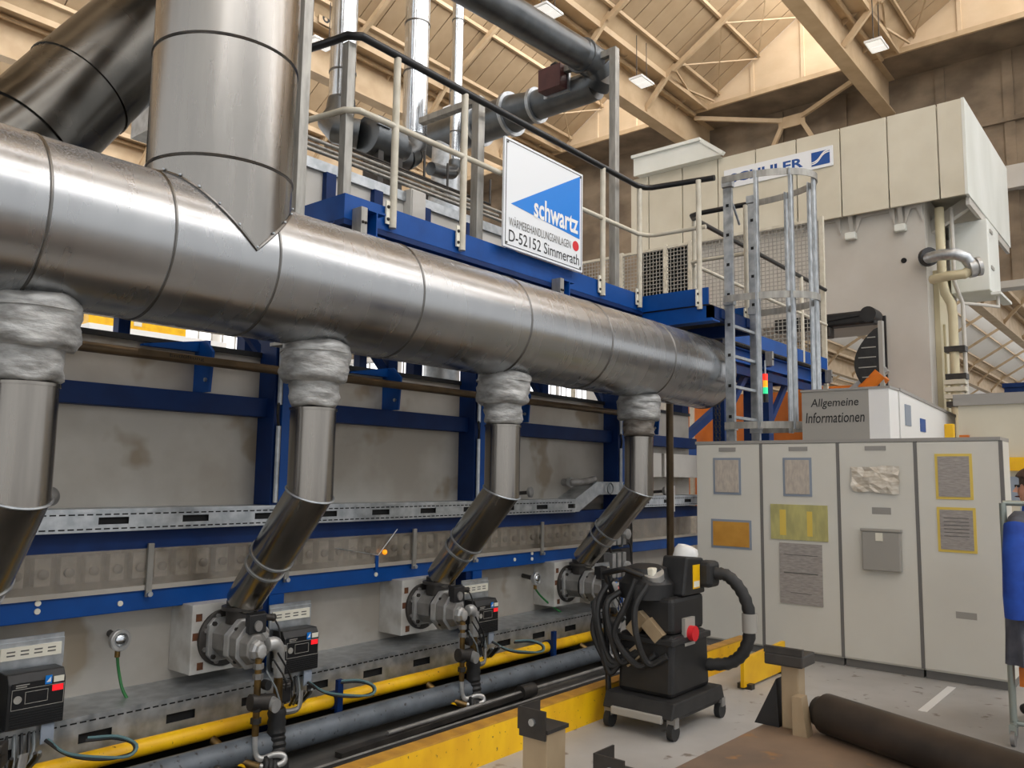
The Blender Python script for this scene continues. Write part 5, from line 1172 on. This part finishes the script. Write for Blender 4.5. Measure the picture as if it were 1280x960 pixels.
obj('yellow_bar', B().box(9.93, 10.0, -0.6, 1.55, 1.78, 1.92), 'yellow', hs, smooth=False)
obj('housing_window', B().box(9.98, 10.0, 0.9, 1.5, 1.45, 1.72), 'frame_blue', hs, smooth=False)
obj('post_light', B().box(9.94, 10.0, 1.86, 1.95, 2.0, 2.16), 'orange', hs, smooth=False)
yl = thing('yellow_hook', 'small yellow clamp seen above the cabinets at the right', 'clamp', (8.35, 1.75, 0))
obj('clamp_body', B().box(8.30, 8.36, 1.67, 1.75, 2.03, 2.18), 'yellow', yl, smooth=False, bevel=0.01)
obj('clamp_pole', B().box(8.31, 8.35, 1.69, 1.73, 0, 2.03), 'cabinet_gap', yl, smooth=False)
obj('floor_marking', flat([(6.68, 1.60, 0.001), (7.62, 1.60, 0.001), (7.62, 1.66, 0.001), (6.68, 1.66, 0.001)], 0.003, (0, 0, 1)), 'white', None, 'white painted line on the concrete in front of the cabinets', 'marking', smooth=False)

# ================================================================== BLACK CART (industrial vacuum)
vx, vy = 5.18, 2.90
vc_ = thing('industrial_vacuum', 'black wheeled industrial vacuum with hose loop in front of the cabinets', 'vacuum', (vx, vy, 0))
obj('chassis', B().box(vx-0.33, vx+0.36, vy-0.25, vy+0.23, 0.10, 0.20), 'black', vc_, smooth=False, bevel=0.02)
obj('chassis_skirt', B().prism([(vx-0.38, 0.13), (vx+0.38, 0.13), (vx+0.34, 0.23), (vx-0.34, 0.23)], 'y', vy-0.27, vy+0.25), 'rubber', vc_, smooth=False, bevel=0.01)
obj('front_bumper', B().box(vx-0.39, vx-0.36, vy-0.2, vy+0.18, 0.10, 0.15), 'plastic_grey', vc_, smooth=False, bevel=0.008)
for dx, dy in ((-0.33, -0.25), (-0.33, 0.22), (0.36, -0.24), (0.36, 0.21)):
    w_ = obj('caster', B().cyl((vx+dx, vy+dy-0.02, 0.055), (vx+dx, vy+dy+0.02, 0.055), 0.055, 16), 'rubber', vc_)
    obj('caster_fork', B().box(vx+dx-0.025, vx+dx+0.025, vy+dy-0.03, vy+dy+0.03, 0.08, 0.14), 'cast', w_, smooth=False)
obj('tank', B().prism([(vx-0.27, 0.23), (vx+0.28, 0.23), (vx+0.25, 0.62), (vx-0.25, 0.62)], 'y', vy-0.21, vy+0.20), 'black', vc_, smooth=False, bevel=0.03)
obj('tank_band', B().box(vx-0.275, vx+0.28, vy-0.22, vy+0.21, 0.56, 0.60), 'rubber', vc_, smooth=False, bevel=0.008)
obj('filter_case', B().box(vx-0.22, vx+0.24, vy-0.19, vy+0.18, 0.62, 0.86), 'black', vc_, smooth=False, bevel=0.03)
ctrl = obj('control_tower', B().prism([(vx-0.08, 0.86), (vx+0.24, 0.86), (vx+0.22, 1.10), (vx-0.02, 1.12)], 'y', vy-0.20, vy-0.01), 'black', vc_, smooth=False, bevel=0.015)
obj('warning_label', flat([(vx+0.05, vy-0.201, 0.90), (vx+0.15, vy-0.201, 0.90), (vx+0.15, vy-0.201, 1.06), (vx+0.05, vy-0.201, 1.06)], 0.003, (0, -1, 0)), 'yellow', ctrl, smooth=False)
obj('label_print', flat([(vx+0.06, vy-0.204, 0.91), (vx+0.14, vy-0.204, 0.91), (vx+0.14, vy-0.204, 0.95), (vx+0.06, vy-0.204, 0.95)], 0.002, (0, -1, 0)), 'ivory', ctrl, smooth=False)
obj('red_switch', B().cyl((vx-0.02, vy-0.21, 0.62), (vx-0.02, vy-0.255, 0.62), 0.05, 18), 'red', vc_)
obj('red_switch_base', B().box(vx-0.09, vx+0.05, vy-0.215, vy-0.19, 0.54, 0.72), 'plastic_grey', vc_, smooth=False)
obj('motor_head', B().lathe((vx-0.12, vy+0.06, 0.84), (0, 0, 1), [(0, 0.19), (0.1, 0.19), (0.14, 0.15), (0.2, 0.14), (0.22, 0.08)], 20), 'black', vc_)
obj('silver_cap', B().cyl((vx-0.15, vy-0.02, 0.92), (vx-0.20, vy-0.04, 1.02), 0.07, 16), 'alu', vc_)
obj('pale_valve', B().box(vx-0.24, vx-0.18, vy-0.06, vy-0.01, 0.90, 1.05), 'ivory', vc_, smooth=False, bevel=0.01)
wf = obj('white_filter', B().lathe((vx+0.24, vy-0.02, 1.02), (0.15, -0.25, 1), [(0, 0.06), (0.02, 0.085), (0.12, 0.085), (0.15, 0.07), (0.16, 0.03)], 18), 'white', vc_)
obj('lance', B().bar((vx-0.02, vy+0.03, 0.80), (vx+0.26, vy-0.10, 1.08), 0.03, 0.05), 'clamp_wood', vc_, smooth=False)
for p, q in (((-0.25, 0.14, 0.42), (-0.25, 0.02, 0.52)), ((-0.26, -0.02, 0.70), (-0.25, -0.12, 0.60)), ((-0.25, 0.1, 0.62), (-0.25, 0.0, 0.74))):
    obj('tan_pouch', B().bar((vx+p[0], vy+p[1], p[2]), (vx+q[0], vy+q[1], q[2]), 0.06, 0.08), 'clamp_wood', vc_, smooth=False)
for i in range(7):
    rnd = random.Random(20+i); y0 = vy+rnd.uniform(-0.1, 0.28)
    pts = [(vx-0.22-rnd.uniform(0, 0.08), y0, 0.95+rnd.uniform(-0.1, 0.05)), (vx-0.33-rnd.uniform(0, 0.04), y0+0.05, 0.8), (vx-0.36, y0+rnd.uniform(0.0, 0.14), 0.60), (vx-0.30, y0-0.02, 0.42+rnd.uniform(-0.1, 0.05)), (vx-0.27, y0-0.14, 0.5)]
    obj('hose_coil', B().sweep(smooth(pts, 5), 0.022, 8), 'rubber', vc_)
obj('frame_bar', B().cyl((vx-0.27, vy+0.27, 0.2), (vx-0.30, vy+0.29, 0.95), 0.02, 10), 'black_paint', vc_)
obj('push_handle', B().sweep([(vx-0.26, vy+0.24, 0.85), (vx-0.34, vy+0.26, 1.0), (vx-0.34, vy+0.1, 1.04), (vx-0.30, vy-0.02, 1.0)], 0.02, 10), 'black_paint', vc_)
hs_ = smooth([(vx+0.24, vy-0.26, 1.0), (vx+0.27, vy-0.36, 0.98), (vx+0.29, vy-0.46, 0.86), (vx+0.30, vy-0.50, 0.68), (vx+0.30, vy-0.46, 0.50), (vx+0.28, vy-0.36, 0.40), (vx+0.24, vy-0.20, 0.37)], 6)
obj('suction_hose', B().sweep(hs_, [0.045 if i % 2 else 0.039 for i in range(len(hs_))], 12), 'rubber', vc_)
obj('hose_cuff', B().cyl(hs_[16], hs_[20], 0.05, 14), 'plastic_grey', vc_)
obj('hose_inlet', B().box(vx+0.16, vx+0.32, vy-0.28, vy-0.15, 0.90, 1.08), 'rubber', vc_, smooth=False, bevel=0.03)
# yellow floor box behind the cart
yb_ = thing('floor_guard', 'yellow floor guard plate between the cart and the cabinets', 'guard', (6.9, 2.9, 0))
obj('guard_plate', B().prism([(6.35, 0.02), (7.2, 0.02), (7.2, 0.26), (6.35, 0.24)], 'y', 2.84, 2.87), 'yellow', yb_, smooth=False)
obj('guard_foot', B().box(6.4, 6.46, 2.80, 2.92, 0, 0.04).box(7.1, 7.16, 2.80, 2.92, 0, 0.04), 'cast_dark', yb_, smooth=False)

# ================================================================== FOREGROUND TABLE, ROLLER, STANDS
tb = thing('welding_table', 'rusty brown steel table in the lower right foreground', 'table', (2.6, 0.4, 0))
obj('table_top', B().poly([(1.55, 1.42, 0.66), (3.42, 1.36, 0.66), (3.62, -0.7, 0.66), (1.55, -0.7, 0.66), (1.55, 1.42, 0.70), (3.42, 1.36, 0.70), (3.62, -0.7, 0.70), (1.55, -0.7, 0.70)],
    [(0,3,2,1),(4,5,6,7),(0,1,5,4),(1,2,6,5),(2,3,7,6),(3,0,4,7)]), 'rust_table', tb, smooth=False, bevel=0.004)
for x, y in ((1.65, 1.28), (3.3, 1.24), (3.45, -0.6), (1.65, -0.6)): obj('leg', B().box(x-0.04, x+0.04, y-0.04, y+0.04, 0, 0.66), 'cast_dark', tb, smooth=False)
ro = thing('steel_roller', 'dark brown steel roller lying along the far edge of the table', 'roller', (3.5, 0.4, 0.70))
obj('roller_body', B().cyl((3.26, 1.13, 0.775), (2.80, 0.10, 0.775), 0.074, 28), 'roller', ro)
obj('roller_end', B().cyl((3.276, 1.167, 0.775), (3.26, 1.13, 0.775), 0.055, 20), 'cast_dark', ro)
cl = thing('clamp_post', 'short steel clamp post with dark cap on the table corner beside the roller', 'clamp', (3.25, 1.26, 0.70))
obj('post', B().box(3.22, 3.29, 1.22, 1.29, 0.70, 0.94), 'clamp_wood', cl, smooth=False, bevel=0.006)
obj('cap', B().box(3.18, 3.32, 1.19, 1.34, 0.94, 0.985), 'cast_dark', cl, smooth=False, bevel=0.006)
obj('cap_lip', B().box(3.18, 3.20, 1.19, 1.34, 0.985, 1.01), 'cast_dark', cl, smooth=False)
obj('wedge', B().prism([(1.17, 0.70), (1.225, 0.70), (1.225, 0.84), (1.19, 0.84)], 'x', 3.16, 3.22), 'clamp_wood', cl, smooth=False)
obj('toggle', B().prism([(1.30, 0.70), (1.40, 0.70), (1.31, 0.88)], 'x', 3.22, 3.28), 'black', cl, smooth=False)
def stand(x, y, z, lb):
    s_ = thing('angle_stand', lb, 'stand', (x, y, 0), group='steel stands in the foreground')
    obj('post', B().box(x-0.05, x+0.05, y-0.05, y+0.05, 0, z-0.03), 'clamp_wood', s_, smooth=False, bevel=0.004)
    obj('cap_plate', B().box(x-0.055, x+0.06, y-0.055, y+0.055, z-0.03, z-0.018), 'cast_dark', s_, smooth=False)
    obj('side_plate', B().box(x-0.062, x-0.055, y-0.05, y+0.055, z-0.05, z+0.04), 'cast_dark', s_, smooth=False)
    obj('back_plate', B().box(x-0.062, x+0.05, y+0.055, y+0.062, z-0.03, z+0.04), 'cast_dark', s_, smooth=False)
    obj('bolt', B().cyl((x-0.062, y, z), (x-0.07, y, z), 0.012, 8), 'galv', s_)
    obj('foot', B().box(x-0.1, x+0.1, y-0.1, y+0.1, 0, 0.012), 'cast_dark', s_, smooth=False)
stand(2.22, 1.68, 0.87, 'pale steel stand with dark angle cap in front of the yellow kerb')
stand(2.30, 1.44, 0.755, 'dark angle stand just entering at the bottom picture edge')

# ================================================================== COAT RACK AND PERSON
rk = thing('garment_rack', 'rolling rack hung with blue and grey work jackets at the right edge', 'rack', (6.4, 0.62, 0))
obj('upright', B().cyl((6.32, 1.0, 0.1), (6.32, 1.0, 1.52), 0.022, 10), 'rack_grey', rk)
obj('upright', B().cyl((6.55, 0.1, 0.1), (6.55, 0.1, 1.52), 0.022, 10), 'rack_grey', rk)
obj('top_rail', B().cyl((6.32, 1.0, 1.52), (6.55, 0.1, 1.52), 0.018, 10), 'rack_grey', rk)
obj('base_rail', B().cyl((6.32, 1.0, 0.12), (6.55, 0.1, 0.12), 0.018, 10), 'rack_grey', rk)
for x, y in ((6.22, 0.99), (6.42, 1.01), (6.45, 0.08), (6.65, 0.12)):
    c_ = obj('caster', B().cyl((x, y-0.012, 0.05), (x, y+0.012, 0.05), 0.05, 14), 'cast', rk)
    obj('fork', B().box(x-0.015, x+0.015, y-0.02, y+0.02, 0.07, 0.13), 'rack_grey', c_, smooth=False)
obj('foot_bar', B().cyl((6.22, 0.99, 0.12), (6.42, 1.01, 0.12), 0.018, 8).cyl((6.45, 0.08, 0.12), (6.65, 0.12, 0.12), 0.018, 8), 'rack_grey', rk)
obj('orange_tag', B().box(6.28, 6.33, 0.82, 0.95, 0.36, 0.48), 'orange', rk, smooth=False)
def jacket(cx, cy, m_, lb, seed, z0, dy, ms=None):
    t = thing('work_jacket', lb, 'jacket', (cx, cy, z0), group='work jackets on the rack')
    rnd = random.Random(seed); b = B(); sg = 24; lv = [(1.47, 0.05, 0.04), (1.43, 0.20, 0.07), (1.36, 0.25, 0.085), (1.1, 0.235, 0.09), (0.8, 0.25, 0.09), (z0, 0.27, 0.10)]
    ph = rnd.uniform(0, 6)
    for z, a, c in lv:
        for j in range(sg):
            an = 2*math.pi*j/sg; k = 1+0.14*math.sin(5*an+ph+z*3)*(1.5-z)
            b.v.append((cx+a*k*math.cos(an), cy+c*k*math.sin(an)+dy*(1.47-z), z))
    for i in range(len(lv)-1):
        for j in range(sg): b.f.append((i*sg+j, i*sg+(j+1) % sg, (i+1)*sg+(j+1) % sg, (i+1)*sg+j))
    b.f.append(tuple(range(sg))); b.f.append(tuple(reversed(range((len(lv)-1)*sg, len(lv)*sg))))
    obj('jacket_body', b, m_, t, ang=1.2)
    for s_ in (-1, 1):
        obj('sleeve', B().sweep([(cx+s_*0.2, cy, 1.38), (cx+s_*0.29, cy, 1.2), (cx+s_*0.31, cy+dy*0.5, 0.95), (cx+s_*0.30, cy+dy*0.6, 0.82)], [0.075, 0.075, 0.07, 0.065], 12), ms or m_, t)
    obj('hanger_hook', B().sweep([(cx, cy, 1.46), (cx, cy, 1.50), (cx, cy+0.02, 1.535), (cx, cy+0.035, 1.52)], 0.004, 6), 'galv', t)
jacket(6.34, 0.90, 'work_grey', 'grey work jacket with blue sleeves, first on the rolling rack', 1, 0.52, 0.02, 'work_blue')
jacket(6.37, 0.78, 'work_grey', 'plain grey work jacket, second on the rolling rack', 2, 0.44, -0.03)
jacket(6.41, 0.62, 'work_blue', 'blue work jacket, third on the rolling rack', 3, 0.5, 0.0)

def person(px, py, face):
    t = thing('person', 'person in blue work jacket standing behind the rack at the right edge', 'person', (px, py, 0))
    J = {'pel': (0, 0, 0.95), 'belly': (0, 0, 1.08), 'chest': (0.01, 0, 1.28), 'neck0': (0, 0, 1.44), 'neck1': (0.015, 0, 1.50), 'head0': (0.03, 0, 1.57), 'head1': (0.02, 0, 1.66),
         'shL': (0, 0.17, 1.39), 'elL': (0.02, 0.23, 1.12), 'wrL': (0.05, 0.22, 0.88), 'haL': (0.07, 0.22, 0.80), 'shR': (0, -0.17, 1.39), 'elR': (0.02, -0.23, 1.12), 'wrR': (0.05, -0.22, 0.88), 'haR': (0.07, -0.22, 0.80),
         'hiL': (0, 0.09, 0.88), 'knL': (0.03, 0.10, 0.50), 'anL': (0, 0.10, 0.09), 'toL': (0.14, 0.11, 0.05), 'hiR': (0, -0.09, 0.88), 'knR': (0.03, -0.10, 0.50), 'anR': (0, -0.10, 0.09), 'toR': (0.14, -0.11, 0.05)}
    RR = {'pel': 0.15, 'belly': 0.145, 'chest': 0.155, 'neck0': 0.065, 'neck1': 0.058, 'head0': 0.085, 'head1': 0.09, 'shL': 0.075, 'elL': 0.055, 'wrL': 0.036, 'haL': 0.035, 'shR': 0.075, 'elR': 0.055, 'wrR': 0.036, 'haR': 0.035,
          'hiL': 0.10, 'knL': 0.068, 'anL': 0.045, 'toL': 0.04, 'hiR': 0.10, 'knR': 0.068, 'anR': 0.045, 'toR': 0.04}
    E_ = [('pel', 'belly'), ('belly', 'chest'), ('chest', 'neck0'), ('neck0', 'neck1'), ('neck1', 'head0'), ('head0', 'head1'), ('chest', 'shL'), ('shL', 'elL'), ('elL', 'wrL'), ('wrL', 'haL'), ('chest', 'shR'), ('shR', 'elR'), ('elR', 'wrR'), ('wrR', 'haR'),
          ('pel', 'hiL'), ('hiL', 'knL'), ('knL', 'anL'), ('anL', 'toL'), ('pel', 'hiR'), ('hiR', 'knR'), ('knR', 'anR'), ('anR', 'toR')]
    for s_, S in ((1, 'L'), (-1, 'R')):      # five fingers on each hand
        for i in range(5):
            n_ = 'f%d%s' % (i, S); h_ = Vector(J['ha'+S]); k = i-1.5
            if i == 4: p1 = h_+Vector((0.045, -s_*0.01, -0.005)); p2 = h_+Vector((0.06, -s_*0.02, -0.035))
            else: p1 = h_+Vector((k*0.017, 0.0, -0.045)); p2 = h_+Vector((k*0.018+0.01, -s_*0.012, -0.085-(0.008 if i in (1, 2) else 0)))
            J[n_+'a'] = tuple(p1); J[n_+'b'] = tuple(p2); RR[n_+'a'] = 0.0095; RR[n_+'b'] = 0.008
            E_ += [('ha'+S, n_+'a'), (n_+'a', n_+'b')]
    ca, sa = math.cos(face), math.sin(face); ks = list(J)
    me = bpy.data.meshes.new('body'); me.from_pydata([(J[k][0]*ca-J[k][1]*sa, J[k][0]*sa+J[k][1]*ca, J[k][2]) for k in ks], [(ks.index(a), ks.index(c)) for a, c in E_], [])
    o = bpy.data.objects.new('body', me); COL.objects.link(o)
    sk = o.modifiers.new('skin', 'SKIN'); sk.use_smooth_shade = True
    sub = o.modifiers.new('sub', 'SUBSURF'); sub.levels = 2; sub.render_levels = 2
    if not me.skin_vertices: me.attributes  # layer is created with the modifier
    sv = me.skin_vertices[0].data if me.skin_vertices else None
    if sv is None:
        bm = bmesh.new(); bm.from_mesh(me); bm.verts.layers.skin.verify(); bm.to_mesh(me); bm.free(); sv = me.skin_vertices[0].data
    for i, k in enumerate(ks): sv[i].radius = (RR[k], RR[k]); sv[i].use_root = (k == 'pel')
    dg = bpy.context.evaluated_depsgraph_get(); dg.update(); m2 = bpy.data.meshes.new_from_object(o.evaluated_get(dg)); bpy.data.objects.remove(o)
    m2.materials.clear()
    for k in ('work_blue', 'skin', 'trousers', 'black', 'hair'): m2.materials.append(M[k])
    for p in m2.polygons:
        z = p.center.z; x, y = p.center.x*ca+p.center.y*sa, -p.center.x*sa+p.center.y*ca
        p.material_index = 1 if (z > 1.47 or (abs(y) > 0.13 and 0.65 < z < 0.86 and x > -0.05)) else (3 if z < 0.1 else (2 if z < 0.93 else 0)); p.use_smooth = True
    body = bpy.data.objects.new('body', m2); COL.objects.link(body); body.parent = t; ORG[body] = ORG[t]
    def L(x, y, z): return (px+x*ca-y*sa, py+x*sa+y*ca, z)
    b = B(); n = 14
    for i in range(n+1):                    # hair cap
        th = math.pi*0.62*i/n
        for j in range(24):
            ph = 2*math.pi*j/24; rx = 0.112; q = Vector((math.sin(th)*math.cos(ph)*rx*1.05-0.012, math.sin(th)*math.sin(ph)*rx*0.92, math.cos(th)*rx*1.12))
            if q.x > 0.055 and q.z < 0.05: q.x = 0.055
            b.v.append(L(q.x+0.02, q.y, q.z+1.645))
    for i in range(n):
        for j in range(24): b.f.append((i*24+j, (i+1)*24+j, (i+1)*24+(j+1) % 24, i*24+(j+1) % 24))
    obj('hair', b, 'hair', body)
    obj('nose', B().prism([(0, 0), (1, 0), (0, 1)], 'x', 0, 1) and B().poly([L(0.105, -0.014, 1.585), L(0.105, 0.014, 1.585), L(0.137, 0, 1.59), L(0.108, 0, 1.635)], [(0, 1, 2), (0, 2, 3), (1, 3, 2), (0, 3, 1)]), 'skin', body)
    for s_ in (-1, 1):
        obj('eye', B().ball(L(0.104, s_*0.032, 1.632), 0.011, 8), 'ink', body)
        obj('ear', B().ball(L(0.02, s_*0.093, 1.61), 0.028, 10, 0.7, 0.5, 1), 'skin', body)
    obj('mouth', B().ball(L(0.103, 0, 1.557), 0.018, 8, 0.6, 1.2, 0.35), 'maroon', body)
    obj('collar', B().lathe(L(0, 0, 1.42), (0, 0, 1), [(0, 0.10), (0.05, 0.082), (0.075, 0.08), (0.07, 0.072), (0.0, 0.09)], 20, cap=False), 'work_blue', body)
person(6.95, 0.90, R(112))
